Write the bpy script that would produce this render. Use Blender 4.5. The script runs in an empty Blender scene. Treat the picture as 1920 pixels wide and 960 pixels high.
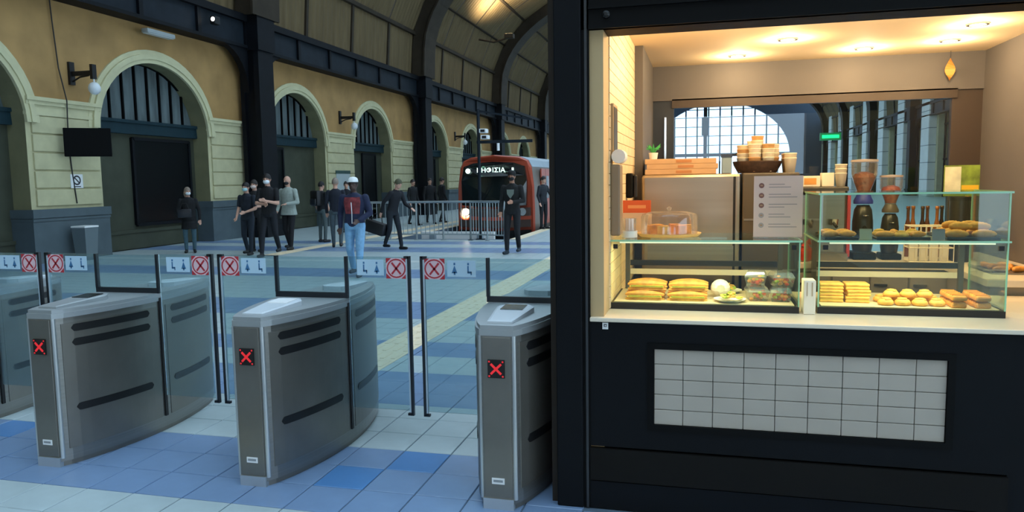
import bpy, bmesh, math, random
import numpy as np
from mathutils import Vector, Matrix
random.seed(7)
sc = bpy.context.scene
COL = sc.collection
PI = math.pi

# ------------------------------------------------------------------ camera
FPX = 1410.0; CH = 1.62
YAW, PITCH, ROLL = math.radians(14.3), math.radians(5.77), 0.0156
_fw = Vector((-math.sin(YAW)*math.cos(PITCH), math.cos(YAW)*math.cos(PITCH), -math.sin(PITCH)))
_r0 = Vector((math.cos(YAW), math.sin(YAW), 0)); _u0 = _r0.cross(_fw)
_R = _r0*math.cos(ROLL) - _u0*math.sin(ROLL); _U = _u0*math.cos(ROLL) + _r0*math.sin(ROLL)
CO = Vector((0, 0, CH))
cam = bpy.data.cameras.new('camera'); camo = bpy.data.objects.new('camera', cam); COL.objects.link(camo)
cam.sensor_width = 36; cam.lens = FPX/1920*36; cam.clip_end = 600; cam.clip_start = 0.05
m = Matrix((( _R.x, _U.x, -_fw.x, 0), (_R.y, _U.y, -_fw.y, 0), (_R.z, _U.z, -_fw.z, CH), (0, 0, 0, 1)))
camo.matrix_world = m
sc.camera = camo
def _ray(x, y): return _R*((x-960)/FPX) - _U*((y-480)/FPX) + _fw
def gz(x, y, z=0.0): d = _ray(x, y); return CO + d*((z-CH)/d.z)      # pixel -> point at height z
def gx(x, y, X): d = _ray(x, y); return CO + d*(X/d.x)
def gy(x, y, Y): d = _ray(x, y); return CO + d*(Y/d.y)

# ------------------------------------------------------------------ world + exposure
w = bpy.data.worlds.new('sky'); sc.world = w; w.use_nodes = True
nt = w.node_tree; bg = nt.nodes['Background']
bg.inputs[0].default_value = (0.66, 0.84, 1.0, 1); bg.inputs[1].default_value = 3.3
vs = sc.view_settings; vs.view_transform = 'Standard'; vs.look = 'None'; vs.exposure = 0.0; vs.gamma = 1.0
vs.use_curve_mapping = False

# ------------------------------------------------------------------ materials
def lin(c):
    if isinstance(c, str):
        c = [int(c[i:i+2], 16)/255 for i in (0, 2, 4)]
    return tuple((v/12.92 if v <= .04045 else ((v+.055)/1.055)**2.4) for v in c)
MATS = {}
def mat(name, col, rough=.6, metal=0.0, var=0.0, scale=6.0, emit=None, estr=0.0, bump=0.0, stretch=None, spec=None, coat=0):
    if name in MATS: return MATS[name]
    M = bpy.data.materials.new(name); M.use_nodes = True
    n = M.node_tree.nodes; l = M.node_tree.links; b = n['Principled BSDF']
    c = lin(col)
    b.inputs['Base Color'].default_value = (*c, 1); b.inputs['Roughness'].default_value = rough
    b.inputs['Metallic'].default_value = metal
    if spec is not None: b.inputs['Specular IOR Level'].default_value = spec
    if coat: b.inputs['Coat Weight'].default_value = coat
    if var or bump:
        tc = n.new('ShaderNodeTexCoord'); mp = n.new('ShaderNodeMapping'); ns = n.new('ShaderNodeTexNoise')
        ns.inputs['Scale'].default_value = scale; ns.inputs['Detail'].default_value = 6
        if stretch: mp.inputs['Scale'].default_value = stretch
        l.new(tc.outputs['Object'], mp.inputs[0]); l.new(mp.outputs[0], ns.inputs['Vector'])
        if var:
            rp = n.new('ShaderNodeValToRGB'); e = rp.color_ramp.elements
            e[0].position = .3; e[1].position = .7
            e[0].color = (*[max(0, v*(1-var)) for v in c], 1); e[1].color = (*[min(1, v*(1+var)) for v in c], 1)
            l.new(ns.outputs['Fac'], rp.inputs[0]); l.new(rp.outputs[0], b.inputs['Base Color'])
        if bump:
            bp = n.new('ShaderNodeBump'); bp.inputs['Strength'].default_value = bump; bp.inputs['Distance'].default_value = .01
            l.new(ns.outputs['Fac'], bp.inputs['Height']); l.new(bp.outputs[0], b.inputs['Normal'])
    if emit:
        b.inputs['Emission Color'].default_value = (*lin(emit), 1); b.inputs['Emission Strength'].default_value = estr
    MATS[name] = M; return M
def glass(name, tint, gloss=.08, rough=.02, alpha=0.0, acol=(0, 0, 0)):
    """thin pane: tinted transparency, a fresnel-like sheen and an optional diffuse veil"""
    if name in MATS: return MATS[name]
    M = bpy.data.materials.new(name); M.use_nodes = True
    n = M.node_tree.nodes; l = M.node_tree.links; n.clear()
    out = n.new('ShaderNodeOutputMaterial'); tr = n.new('ShaderNodeBsdfTransparent'); gl = n.new('ShaderNodeBsdfGlossy')
    lw = n.new('ShaderNodeLayerWeight'); lw.inputs[0].default_value = .25
    mth = n.new('ShaderNodeMath'); mth.operation = 'MULTIPLY_ADD'; mth.inputs[1].default_value = .55; mth.inputs[2].default_value = gloss
    tr.inputs[0].default_value = (*lin(tint), 1); gl.inputs['Roughness'].default_value = rough
    gl.inputs[0].default_value = (.9, .95, 1, 1)
    mx = n.new('ShaderNodeMixShader'); l.new(lw.outputs['Fresnel'], mth.inputs[0]); l.new(mth.outputs[0], mx.inputs[0])
    l.new(tr.outputs[0], mx.inputs[1]); l.new(gl.outputs[0], mx.inputs[2])
    last = mx
    if alpha:
        df = n.new('ShaderNodeBsdfDiffuse'); df.inputs[0].default_value = (*lin(acol), 1)
        m2 = n.new('ShaderNodeMixShader'); m2.inputs[0].default_value = alpha
        l.new(mx.outputs[0], m2.inputs[1]); l.new(df.outputs[0], m2.inputs[2]); last = m2
    l.new(last.outputs[0], out.inputs[0]); MATS[name] = M; return M

PLASTER = mat('ochre_plaster', 'a58250', .85, var=.18, scale=1.3, bump=.15)
CREAM = mat('cream_stone', 'bdb892', .8, var=.10, scale=3, bump=.12)
CREAM2 = mat('cream_moulding', 'c6c29c', .75, var=.06, scale=4)
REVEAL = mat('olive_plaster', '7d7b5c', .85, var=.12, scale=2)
PLINTH = mat('grey_plinth', '4c5a60', .7, var=.10, scale=3, bump=.1)
IRON = mat('navy_iron', '0a0e14', .6, spec=.2, var=.25, scale=3)
IRON2 = mat('slate_iron', '1a222a', .6, spec=.2, var=.2, scale=3)
RIBM = mat('brown_iron', '3a3228', .7, spec=.2, var=.2, scale=2)
PANELM = mat('tan_roof_sheet', '6e5f45', .8, spec=.15, var=.16, scale=1.6, stretch=(1, 3, .4))
TRANSOM = mat('teal_beam', '183038', .6, spec=.2, var=.1, scale=5)
WGLASS = mat('dark_window_glass', '606c6e', .25, var=.3, scale=1.6, spec=.3, stretch=(1, 3, .5))
WDARK = mat('black_glass', '0b0f12', .3, spec=.2)
WPANEL = mat('olive_board', '42463a', .6, spec=.2, var=.15, scale=2)
STEEL = mat('brushed_steel', '8c8b86', .34, metal=.8, var=.10, scale=5, stretch=(.2, .2, 12))
STEEL_D = mat('steel_panel', '827f78', .40, metal=.75, var=.10, scale=4)
CHROME = mat('bright_steel', 'd8dde0', .16, metal=1)
BLACK = mat('black_rubber', '0a0b0d', .5)
DARKGLASSEDGE = mat('dark_edge', '121a22', .35)
PANE = glass('clear_pane', 'e4f0f0', .03, .03, .05, 'b8d4e4')
CASEG = glass('case_glass', 'eef8f0', .03, .01)
SKYG = glass('roof_glass', 'f0f6fa', .04, .05)
BACKG = glass('window_pane', 'f0f6f8', .03, .01)
GREENEDGE = mat('green_glass_edge', '9ad4b0', .15, spec=.6, emit='8fc8a8', estr=0.0)
WHITE = mat('white_paint', 'e6e8e8', .5)
WPAPER = mat('white_paper', 'ece6dc', .7)
RED = mat('sign_red', 'b8303c', .5)
PINK = mat('sign_pink', 'e4c8d0', .5)
PALEBLUE = mat('sign_pale_blue', 'bcdcf0', .5)
SIGNBLUE = mat('sign_blue', '3f78a8', .5)
INK = mat('ink', '20242c', .6)
KNAVY = mat('kiosk_navy', '0d1014', .6, spec=.15, var=.12, scale=3)
KBROWN = mat('kiosk_dark_panel', '131210', .6, spec=.15, var=.1, scale=3)
KBLACK = mat('kiosk_black', '060708', .6, spec=.15)
BEIGE = mat('beige_tile', 'ecd6ae', .45, var=.05, scale=8)
KCEIL = mat('kiosk_ceiling', 'f0dcb8', .8)
KGREY = mat('kiosk_grey', '5c5a5a', .6, var=.04, scale=3)
KTILE = mat('white_wall_tile', 'b2aa9e', .3, var=.04, scale=5)
GROUT = mat('tile_grout', '4a4a48', .9)
COUNTER = mat('cream_counter', 'e8dcc6', .3)
TILEP = mat('pale_floor_tile', 'b0bfc2', .32, var=.07, scale=5, spec=.5)
TILEB = mat('blue_floor_tile', '7892b4', .30, var=.07, scale=5, spec=.5)
TILED = mat('deep_blue_floor_tile', '5486bc', .28, var=.05, scale=5, spec=.5)
TILEW = mat('white_floor_tile', 'd0d6d4', .3, var=.05, scale=5)
YELLOW = mat('yellow_tactile', 'e6d4b4', .5, var=.08, scale=6)
FGROUT = mat('floor_grout', '566878', .8)
PITM = mat('track_ballast', '3a3a36', .95, var=.4, scale=8, bump=.6)

# ------------------------------------------------------------------ mesh helpers
class MB:
    def __init__(s): s.v = []; s.f = []; s.mi = []
    def add(s, vs, fs, mi=0):
        o = len(s.v); s.v += [tuple(p) for p in vs]
        s.f += [tuple(i+o for i in f) for f in fs]; s.mi += [mi]*len(fs)
    def box(s, x0, x1, y0, y1, z0, z1, mi=0):
        s.add([(x0,y0,z0),(x1,y0,z0),(x1,y1,z0),(x0,y1,z0),(x0,y0,z1),(x1,y0,z1),(x1,y1,z1),(x0,y1,z1)],
              [(0,3,2,1),(4,5,6,7),(0,1,5,4),(1,2,6,5),(2,3,7,6),(3,0,4,7)], mi); return s
    def cbox(s, x0, x1, y0, y1, z0, z1, c, mi=0):
        """box with chamfered vertical and horizontal edges"""
        bm = bmesh.new(); bmesh.ops.create_cube(bm, size=1)
        for v in bm.verts: v.co = Vector(((x0+x1)/2+v.co.x*(x1-x0), (y0+y1)/2+v.co.y*(y1-y0), (z0+z1)/2+v.co.z*(z1-z0)))
        bmesh.ops.bevel(bm, geom=list(bm.edges), offset=c, segments=2, affect='EDGES', profile=.5)
        s.bm(bm, mi); return s
    def bm(s, bm, mi=0):
        bm.verts.index_update(); s.add([v.co for v in bm.verts], [[v.index for v in f.verts] for f in bm.faces], mi); bm.free()
    def obox(s, M, sx, sy, sz, mi=0):
        c = [Vector((a*sx/2, b*sy/2, d*sz/2)) for d in (-1, 1) for a, b in ((-1,-1),(1,-1),(1,1),(-1,1))]
        s.add([M @ p for p in c], [(0,3,2,1),(4,5,6,7),(0,1,5,4),(1,2,6,5),(2,3,7,6),(3,0,4,7)], mi); return s
    def bar(s, a, b, wx, wz, mi=0, up=(0, 0, 1)):
        a = Vector(a); b = Vector(b); d = (b-a); L = d.length; d.normalize()
        u = Vector(up); r = d.cross(u)
        if r.length < 1e-4: r = d.cross(Vector((0, 1, 0)))
        r.normalize(); u = r.cross(d)
        M = Matrix(((r.x, d.x, u.x, 0), (r.y, d.y, u.y, 0), (r.z, d.z, u.z, 0), (0, 0, 0, 1)))
        M.translation = (a+b)/2
        return s.obox(M, wx, L, wz, mi)
    def tube(s, pts, r, n=8, mi=0, sy=1.0, cap=True):
        """pts list of points; r number or list"""
        pts = [Vector(p) for p in pts]; k = len(pts); rs = r if isinstance(r, (list, tuple)) else [r]*k
        t0 = (pts[1]-pts[0]).normalized(); a = Vector((0, 0, 1)) if abs(t0.z) < .9 else Vector((1, 0, 0))
        nrm = (a - t0*a.dot(t0)).normalized(); vs = []
        for i, p in enumerate(pts):
            t = (pts[min(i+1, k-1)]-pts[max(i-1, 0)]).normalized()
            nrm = (nrm - t*nrm.dot(t)).normalized(); bi = t.cross(nrm)
            for j in range(n):
                a = 2*PI*j/n; vs.append(p + nrm*(math.cos(a)*rs[i]) + bi*(math.sin(a)*rs[i]*sy))
        fs = [(i*n+j, i*n+(j+1) % n, (i+1)*n+(j+1) % n, (i+1)*n+j) for i in range(k-1) for j in range(n)]
        if cap: fs += [tuple(range(n))[::-1], tuple(range((k-1)*n, k*n))]
        s.add(vs, fs, mi); return s
    def lathe(s, prof, c=(0, 0, 0), n=16, mi=0, sx=1, sy=1):
        vs = [(c[0]+r*math.cos(2*PI*j/n)*sx, c[1]+r*math.sin(2*PI*j/n)*sy, c[2]+z) for r, z in prof for j in range(n)]
        k = len(prof)
        fs = [(i*n+j, i*n+(j+1) % n, (i+1)*n+(j+1) % n, (i+1)*n+j) for i in range(k-1) for j in range(n)]
        if prof[0][0] > 1e-5: fs.append(tuple(range(n))[::-1])
        if prof[-1][0] > 1e-5: fs.append(tuple(range((k-1)*n, k*n)))
        s.add(vs, fs, mi); return s
    def ell(s, c, r, n=12, k=8, mi=0, M=None, zmin=-1):
        vs = []; 
        for i in range(k+1):
            ph = -PI/2 + PI*i/k
            z = max(math.sin(ph), zmin)
            for j in range(n):
                a = 2*PI*j/n; p = Vector((math.cos(ph)*math.cos(a)*r[0], math.cos(ph)*math.sin(a)*r[1], z*r[2]))
                if M: p = M @ p
                vs.append(p + Vector(c))
        fs = [(i*n+j, i*n+(j+1) % n, (i+1)*n+(j+1) % n, (i+1)*n+j) for i in range(k) for j in range(n)]
        s.add(vs, fs, mi); return s
    def prism(s, poly, h, axis='z', o=0.0, mi=0):
        """polygon in a plane, extruded from o to o+h along axis"""
        def P(a, b, c): return {'z': (a, b, c), 'y': (a, c, b), 'x': (c, a, b)}[axis]
        n = len(poly); vs = [P(a, b, o) for a, b in poly] + [P(a, b, o+h) for a, b in poly]
        fs = [tuple(range(n))[::-1], tuple(range(n, 2*n))] + [(i, (i+1) % n, n+(i+1) % n, n+i) for i in range(n)]
        s.add(vs, fs, mi); return s
    def loft(s, rings, mi=0, cap=True):
        n = len(rings[0]); vs = [p for r in rings for p in r]; k = len(rings)
        fs = [(i*n+j, i*n+(j+1) % n, (i+1)*n+(j+1) % n, (i+1)*n+j) for i in range(k-1) for j in range(n)]
        if cap: fs += [tuple(range(n))[::-1], tuple(range((k-1)*n, k*n))]
        s.add(vs, fs, mi); return s
    def mesh(s, name, mats, smooth=False):
        me = bpy.data.meshes.new(name); me.from_pydata(s.v, [], s.f); 
        for m_ in (mats if isinstance(mats, (list, tuple)) else [mats]): me.materials.append(m_)
        me.polygons.foreach_set('material_index', s.mi)
        if smooth: me.polygons.foreach_set('use_smooth', [True]*len(s.f))
        bm = bmesh.new(); bm.from_mesh(me); bmesh.ops.remove_doubles(bm, verts=bm.verts, dist=1e-6)
        bmesh.ops.recalc_face_normals(bm, faces=bm.faces); bm.to_mesh(me); bm.free()
        me.update(); return me
def link(o, parent=None):
    COL.objects.link(o)
    if parent is not None: o.parent = parent
    return o
def obj(name, mb, mats, parent=None, smooth=False, loc=None):
    me = mb if isinstance(mb, bpy.types.Mesh) else mb.mesh(name, mats, smooth)
    o = link(bpy.data.objects.new(name, me), parent)
    if loc: o.location = loc
    if smooth and len(me.polygons) < 60000:
        try: me.set_sharp_from_angle(angle=math.radians(40))
        except Exception: pass
    return o
def tag(o, label, cat, group=None):
    o['label'] = label; o['category'] = cat
    if group: o['group'] = group
    return o
def thing(name, label, cat, loc=(0, 0, 0), rz=0, group=None):
    o = link(bpy.data.objects.new(name, None)); o.location = loc; o.rotation_euler = (0, 0, rz); o.empty_display_size = .1
    return tag(o, label, cat, group)
def struct(name, mb, mats, smooth=False):
    o = obj(name, mb, mats, None, smooth); o['kind'] = 'structure'; return o
def estruct(name, loc=(0, 0, 0)):
    o = link(bpy.data.objects.new(name, None)); o.location = loc; o['kind'] = 'structure'; return o
def children_of(o): return [c for c in COL.objects if c.parent == o]
def copy_tree(o, parent=None):
    c = o.copy(); COL.objects.link(c); c.parent = parent
    for ch in children_of(o): copy_tree(ch, c)
    return c
def lamp(name, typ, loc, energy, col, size=.05, rot=None, parent=None, spot=None, blend=.5):
    L = bpy.data.lights.new(name, typ); L.energy = energy; L.color = col
    if typ == 'AREA': L.size = size
    else: L.shadow_soft_size = size
    if spot: L.spot_size = spot; L.spot_blend = blend
    o = link(bpy.data.objects.new(name, L), parent); o.location = loc
    if rot: o.rotation_euler = rot
    return o
def text_mesh(s, size, ext=.001):
    cu = bpy.data.curves.new('t', 'FONT'); cu.body = s; cu.size = size; cu.extrude = ext; cu.align_x = 'CENTER'; cu.align_y = 'CENTER'
    o = bpy.data.objects.new('t', cu); COL.objects.link(o)
    dg = bpy.context.evaluated_depsgraph_get(); me = bpy.data.meshes.new_from_object(o.evaluated_get(dg))
    bpy.data.objects.remove(o); return me

# ================================================================== STRUCTURE
WX = -13.7           # face of the left wall
HX = 1.0             # middle of the hall
RWX = 15.7           # face of the right wall
YEND = 112.0
PITX0, PITX1, PITY = -8.55, -5.15, 20.0
# ---- floor
fl = MB()
fl.box(-14.6, 17, -16, PITY, -.3, -.006); fl.box(-14.6, PITX0, PITY, YEND, -.3, -.006); fl.box(PITX1, 17, PITY, YEND, -.3, -.006)
fl.box(PITX0-.3, PITX0, PITY, YEND, -1.1, -.3); fl.box(PITX1, PITX1+.3, PITY, YEND, -1.1, -.3); fl.box(PITX0-.3, PITX1+.3, PITY-.3, PITY, -1.1, -.3)
floor = struct('floor', fl, FGROUT)
pb = MB(); pb.box(PITX0, PITX1, PITY, YEND, -1.3, -1.05); obj('track_bed', pb, PITM, floor)
for rx in (-7.57, -6.13):
    r_ = MB(); r_.box(rx-.035, rx+.035, PITY+.6, YEND, -1.05, -.9); obj('rail', r_, STEEL_D, floor)
TP = .2945; TX0 = -2.03; TY0 = 3.227
BLUE = [(3.2, 4.1), (4.97, 5.86), (6.45, 7.04), (8.2, 9.4), (11.75, 13.0), (16.2, 17.4), (18.2, 19.0)]
rng = random.Random(3)
def tile_mat(ix, iy):
    y = TY0 + iy*TP + TP/2; x = TX0 + ix*TP + TP/2
    if (ix, iy) in ((0, 1), (1, 2), (-9, 2)): return 2
    if 14.1 < y < 14.5: return 3
    for a, b in BLUE:
        if a < y < b: return 1
    return 0
g = .0035
tme = []
for M_ in (TILEP, TILEB, TILED, TILEW):
    t_ = MB(); e = .003
    a, b = g, TP-g
    t_.add([(a,a,-.006),(b,a,-.006),(b,b,-.006),(a,b,-.006),(a,a,-e),(b,a,-e),(b,b,-e),(a,b,-e),(a+e,a+e,0),(b-e,a+e,0),(b-e,b-e,0),(a+e,b-e,0)],
           [(0,1,5,4),(1,2,6,5),(2,3,7,6),(3,0,4,7),(4,5,9,8),(5,6,10,9),(6,7,11,10),(7,4,8,11),(8,9,10,11)])
    tme.append(t_.mesh('tile', M_))
STRIPES = [(-3.13, -2.70, 5.0, YEND), (-9.75, -9.35, 15.2, YEND), (PITX1, PITX1+.32, PITY, YEND), (PITX0-.32, PITX0, PITY, YEND)]
def in_stripe(x, y):
    return any(a-TP*.98 < x < b-.01 and c-TP < y < d for a, b, c, d in STRIPES)
field = MB(); ntile = 0
for iy in range(-2, 92):
    for ix in range(-41, 16):
        x = TX0 + ix*TP; y = TY0 + iy*TP
        if y > PITY-TP and PITX0-TP < x < PITX1: continue
        if x < WX-.9: continue
        if y > 3.3 and x > -.6 and y < 6.4: continue
        k = tile_mat(ix, iy)
        s_ = in_stripe(x, y)
        if not s_ and y < 7.3 and x < -.45 and x > -7.0+.0 and x/y > -1.32 and ntile < 285:
            o = bpy.data.objects.new('tile', tme[k]); o.location = (x, y, 0); link(o, floor); ntile += 1
        else:
            # clip against stripes
            xa, xb, ya, yb = x+g, x+TP-g, y+g, y+TP-g
            if s_:
                for a, b, c, d in STRIPES:
                    if yb > c and ya < d and xb > a and xa < b:
                        if xa < a: xb = min(xb, a-.003)
                        elif xb > b: xa = max(xa, b+.003)
                        else: xa = xb
                if xb-xa < .02: continue
            field.box(xa, xb, ya, yb, -.006, 0, k)
tf = obj('tile_field', field, [TILEP, TILEB, TILED, TILEW], floor); tf['kind'] = 'stuff'
for a, b, c, d in STRIPES:
    st = MB(); st.box(a, b, c, d, -.006, .002)
    y = c+.1
    while y < min(d, 16):
        for q in range(4):
            xx = a + (b-a)*(q+.5)/4; st.box(xx-.02, xx+.02, y, y+.22, .002, .006)
        y += .3
    obj('tactile_strip', st, YELLOW, floor)
far = MB(); far.box(-14.6, PITX0-.33, TY0+92*TP, YEND, -.006, 0); far.box(PITX1+.33, 17, TY0+92*TP, YEND, -.006, 0); far.box(TX0+16*TP, 17, -16, TY0+92*TP, -.006, 0)
obj('paving', far, TILEP, floor)

fm = MB(); q_ = gz(170, 990); fm.lathe([(0, .0002), (.16, .0002), (.16, .0012), (0, .0012)], n=28); fm_o = obj('floor_marker', fm, mat('marker_yellow', 'e0c040', .5)); fm_o.location = q_
tag(fm_o, 'round yellow marker stuck on the pale floor tiles', 'floor marker')
# ---- left wall with arches
ARCH = [(5.2, 1.95), (10.93, 1.95), (16.85, 2.0), (23.8, 1.95), (30.0, 1.86), (37.65, 1.9), (44.1, 1.9), (51.6, 1.9), (57.9, 1.9)]
ZS, RB, ZT, ZI = 2.98, 1.74, 6.75, 3.5
def arch_pts(c, hw, n=20, grow=0.0, z0=None):
    pts = []
    for i in range(n+1):
        a = PI - PI*i/n
        pts.append((c + math.cos(a)*(hw+grow), ZS + math.sin(a)*(RB+grow)))
    return pts
wl = MB()
def wquad(y0, y1, z00, z01, z10, z11, mi):
    wl.add([(WX, y0, z00), (WX, y1, z10), (WX, y1, z11), (WX, y0, z01)], [(0, 1, 2, 3)], mi)
prev = -16.0
XB = WX-.55
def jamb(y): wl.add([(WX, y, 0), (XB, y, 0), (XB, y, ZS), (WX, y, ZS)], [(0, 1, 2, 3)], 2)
for c, hw in ARCH:
    wquad(prev, c-hw, 0, ZI, 0, ZI, 1); wquad(prev, c-hw, ZI, ZT, ZI, ZT, 0)
    jamb(c-hw); jamb(c+hw)
    P = arch_pts(c, hw)
    for (ya, za), (yb, zb) in zip(P[:-1], P[1:]):
        wquad(ya, yb, za, ZT, zb, ZT, 0)
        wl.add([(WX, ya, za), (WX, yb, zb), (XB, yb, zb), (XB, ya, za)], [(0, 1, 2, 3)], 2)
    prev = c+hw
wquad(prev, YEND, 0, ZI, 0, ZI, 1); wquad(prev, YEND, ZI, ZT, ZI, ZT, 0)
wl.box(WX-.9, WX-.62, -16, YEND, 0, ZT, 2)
wl.box(WX-.9, WX, -16, YEND, ZT-.02, ZT, 0)
wall_left = struct('wall_left', wl, [PLASTER, CREAM, REVEAL])
# archivolts
for c, hw in ARCH[1:]:
    a = MB(); n = 24
    for g0, g1, pr_ in ((0, .10, .07), (.10, .22, .10), (.22, .33, .05)):
        I = arch_pts(c, hw, n, g0); O_ = arch_pts(c, hw, n, g1)
        for i in range(n):
            q = [I[i], I[i+1], O_[i+1], O_[i]]
            a.add([(WX, y, z) for y, z in q]+[(WX+pr_, y, z) for y, z in q], [(4,5,6,7),(0,1,5,4),(3,2,6,7)])
    obj('archivolt', a, CREAM2, wall_left)
# piers: rusticated blocks, impost mouldings, plinths
edges = [(ARCH[i][0]+ARCH[i][1], ARCH[i+1][0]-ARCH[i+1][1]) for i in range(len(ARCH)-1)] + [(59.8, 63.0)]
ZP = 1.15
for i, (a, b) in enumerate(edges):
    zs = np.linspace(ZP+.05, 3.14, 6)
    for z0, z1 in zip(zs[:-1], zs[1:]):
        blk = MB(); blk.cbox(WX-.02, WX+.045, a+.13, b-.06, z0+.018, z1-.018, .012); obj('block', blk, CREAM, wall_left)
    im = MB()
    for z0, z1, pr_ in ((3.14, 3.22, .06), (3.22, 3.36, .04), (3.36, 3.44, .09), (3.44, 3.52, .13)):
        im.box(WX-.01, WX+pr_, a-.02, b+.02, z0, z1)
    obj('impost_moulding', im, CREAM2, wall_left)
    pl = MB(); pl.box(WX-.5, WX+.10, a-.08, b+.06, 0, ZP-.18); pl.box(WX-.5, WX+.14, a-.10, b+.08, ZP-.18, ZP)
    pl.box(WX-.5, WX+.12, a-.09, b+.07, ZP-.25, ZP-.20)
    obj('plinth', pl, PLINTH, wall_left)
# windows in the arches
for i, (c, hw) in enumerate(ARCH[1:]):
    wnd = estruct('window_%d' % (i+1), (WX-.45, c, 0))
    n = 20; P = [(math.cos(PI-PI*k/n)*hw*1.03, ZS+math.sin(PI-PI*k/n)*RB*1.02) for k in range(n+1)]
    gl_ = MB(); gl_.prism([(-hw*1.03, 2.9)]+P+[(hw*1.03, 2.9)], .02, 'x', -.05); obj('lunette_glass', gl_, WGLASS, wnd)
    fr = MB()
    for (ya, za), (yb, zb) in zip(P[:-1], P[1:]): fr.bar((0, ya, za), (0, yb, zb), .09, .12, up=(1, 0, 0))
    obj('arch_frame', fr, mat('mullion_black', '06080a', .7, spec=.1), wnd)
    nm = 9
    for k in range(1, nm):
        y = -hw + 2*hw*k/nm; zt = ZS + RB*math.sqrt(max(0, 1-(y/hw)**2))
        mm = MB(); mm.box(-.03, .03, y-.022, y+.022, 3.2, zt); obj('mullion', mm, mat('mullion_black', '06080a', .7, spec=.1), wnd)
    tb = MB(); tb.box(-.08, .12, -hw-.04, hw+.04, 2.93, 3.28); tb.box(-.08, .16, -hw-.04, hw+.04, 3.2, 3.28); obj('transom_beam', tb, TRANSOM, wnd)
    bd = MB(); bd.box(-.1, -.02, -hw-.05, hw+.05, 0, 2.93); obj('board', bd, WPANEL, wnd)
    sk = MB(); sk.box(-.02, .03, -hw-.05, hw+.05, .02, .42); sk.box(-.02, .06, -hw-.05, hw+.05, .42, .5); obj('lower_panel', sk, WPANEL, wnd)
    # dark glazed panel with a frame
    y0, y1 = [(-hw+.1, hw*.55), (-.45, hw*.86), (-hw+.2, -.3), (-.2, hw*.6), (-hw*.7, hw*.6), (-hw*.6, hw*.6), (-hw*.5, hw*.5), (-hw*.5, hw*.5)][i]
    z0 = .62 if i < 2 else .05
    dp = MB(); dp.box(-.02, .03, y0, y1, z0, 2.8); p_ = obj('dark_panel', dp, WDARK, wnd)
    df = MB()
    for q in (y0, y1): df.box(-.02, .06, q-.04, q+.04, z0, 2.84)
    df.box(-.02, .06, y0, y1, 2.78, 2.86); df.box(-.02, .06, y0, y1, z0-.04, z0+.04); obj('panel_frame', df, IRON, p_)

# ---- right wall (seen through the back window of the kiosk)
rw = MB(); prev = 30.0
rw.box(RWX+.7, RWX+.9, 30, YEND, 0, 9, 2)
openings = []
y = 33.0
while y < YEND-8:
    openings.append((y, y+4.2)); y += 7.0
for a, b in openings+[(YEND, YEND)]:
    rw.box(RWX, RWX+.7, prev, a, 0, 9, 0); 
    if b > a: rw.box(RWX, RWX+.7, a, b, 7.6, 9, 0)
    prev = b
wall_right = struct('wall_right', rw, [CREAM, CREAM, WDARK])
for a, b in openings:
    for yy in (a-1.4,):
        pl = MB(); pl.cbox(RWX-.5, RWX+.02, yy-1.0, yy+1.0, 0, 8.9, .05)
        for z in np.arange(1.2, 8.4, 1.2): pl.box(RWX-.505, RWX, yy-1.005, yy+1.005, z-.02, z+.02, 1)
        obj('pilaster', pl, [mat('marble', 'd8dcd4', .5, var=.06, scale=2), PLINTH], wall_right)
    dd = MB()
    for q in (a+.15, (a+b)/2, b-.15): dd.box(RWX+.35, RWX+.45, q-.06, q+.06, 0, 7.6)
    for z in (2.6, 5.0): dd.box(RWX+.35, RWX+.45, a, b, z-.06, z+.06)
    obj('door_frame', dd, IRON, wall_right)
bw_ = MB(); prev = -14.6
for a, b in ((-9.5, -5.5), (-1.5, 3.5), (7.5, 11.5), (17, 17)):
    bw_.box(prev, a, -16.6, -16, 0, 15.6)
    if b > a: bw_.box(a, b, -16.6, -16, 4.2, 15.6)
    prev = b
struct('wall_back', bw_, PLASTER)
# ---- far wall with the great arched window
PROF = [(-13.5, 6.6), (-13.35, 8.6), (-12.6, 10.3), (-11.25, 11.75), (-9.35, 12.95)]
SKY = [(-9.35, 12.95), (-6.2, 14.2), (-2.6, 15.1), (HX, 15.45)]
def mir(P): return [(2*HX-x, z) for x, z in reversed(P)]
prof_full = PROF + SKY[1:] + mir(PROF+SKY[1:])[1:]
AC, AR, AB, AZ = 2.2, 9.4, 7.4, 4.6     # arch centre x, half width, rise, spring height
ew = MB(); n = 30
inner = [(AC - AR*math.cos(PI*k/n), AZ + AB*math.sin(PI*k/n)) for k in range(n+1)]
def outer(x):
    for (xa, za), (xb, zb) in zip(prof_full[:-1], prof_full[1:]):
        if xa <= x <= xb: return za+(zb-za)*(x-xa)/(xb-xa+1e-9)+.6
    return 7
for (xa, za), (xb, zb) in zip(inner[:-1], inner[1:]):
    for Y0 in (YEND-.5, YEND):
        ew.add([(xa, Y0, za), (xb, Y0, zb), (xb, Y0, outer(xb)), (xa, Y0, outer(xa))], [(0, 1, 2, 3)])
    ew.add([(xa, YEND-.5, za), (xb, YEND-.5, zb), (xb, YEND, zb), (xa, YEND, za)], [(0, 1, 2, 3)])
ew.box(-14.6, AC-AR, YEND-.5, YEND, 0, 8); ew.box(AC+AR, 17, YEND-.5, YEND, 0, 8)
ew.add([(-13.6, YEND-.4, 6), (AC-AR, YEND-.4, 4), (AC-AR, YEND-.4, outer(AC-AR)), (-13.6, YEND-.4, 11.6), (-14.6, YEND-.4, 9.5)], [(0, 1, 2, 3, 4)])
ew.add([(AC+AR, YEND-.4, 4), (17, YEND-.4, 6), (17, YEND-.4, 9.5), (15.6, YEND-.4, 11.6), (AC+AR, YEND-.4, outer(AC+AR))], [(0, 1, 2, 3, 4)])
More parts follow.
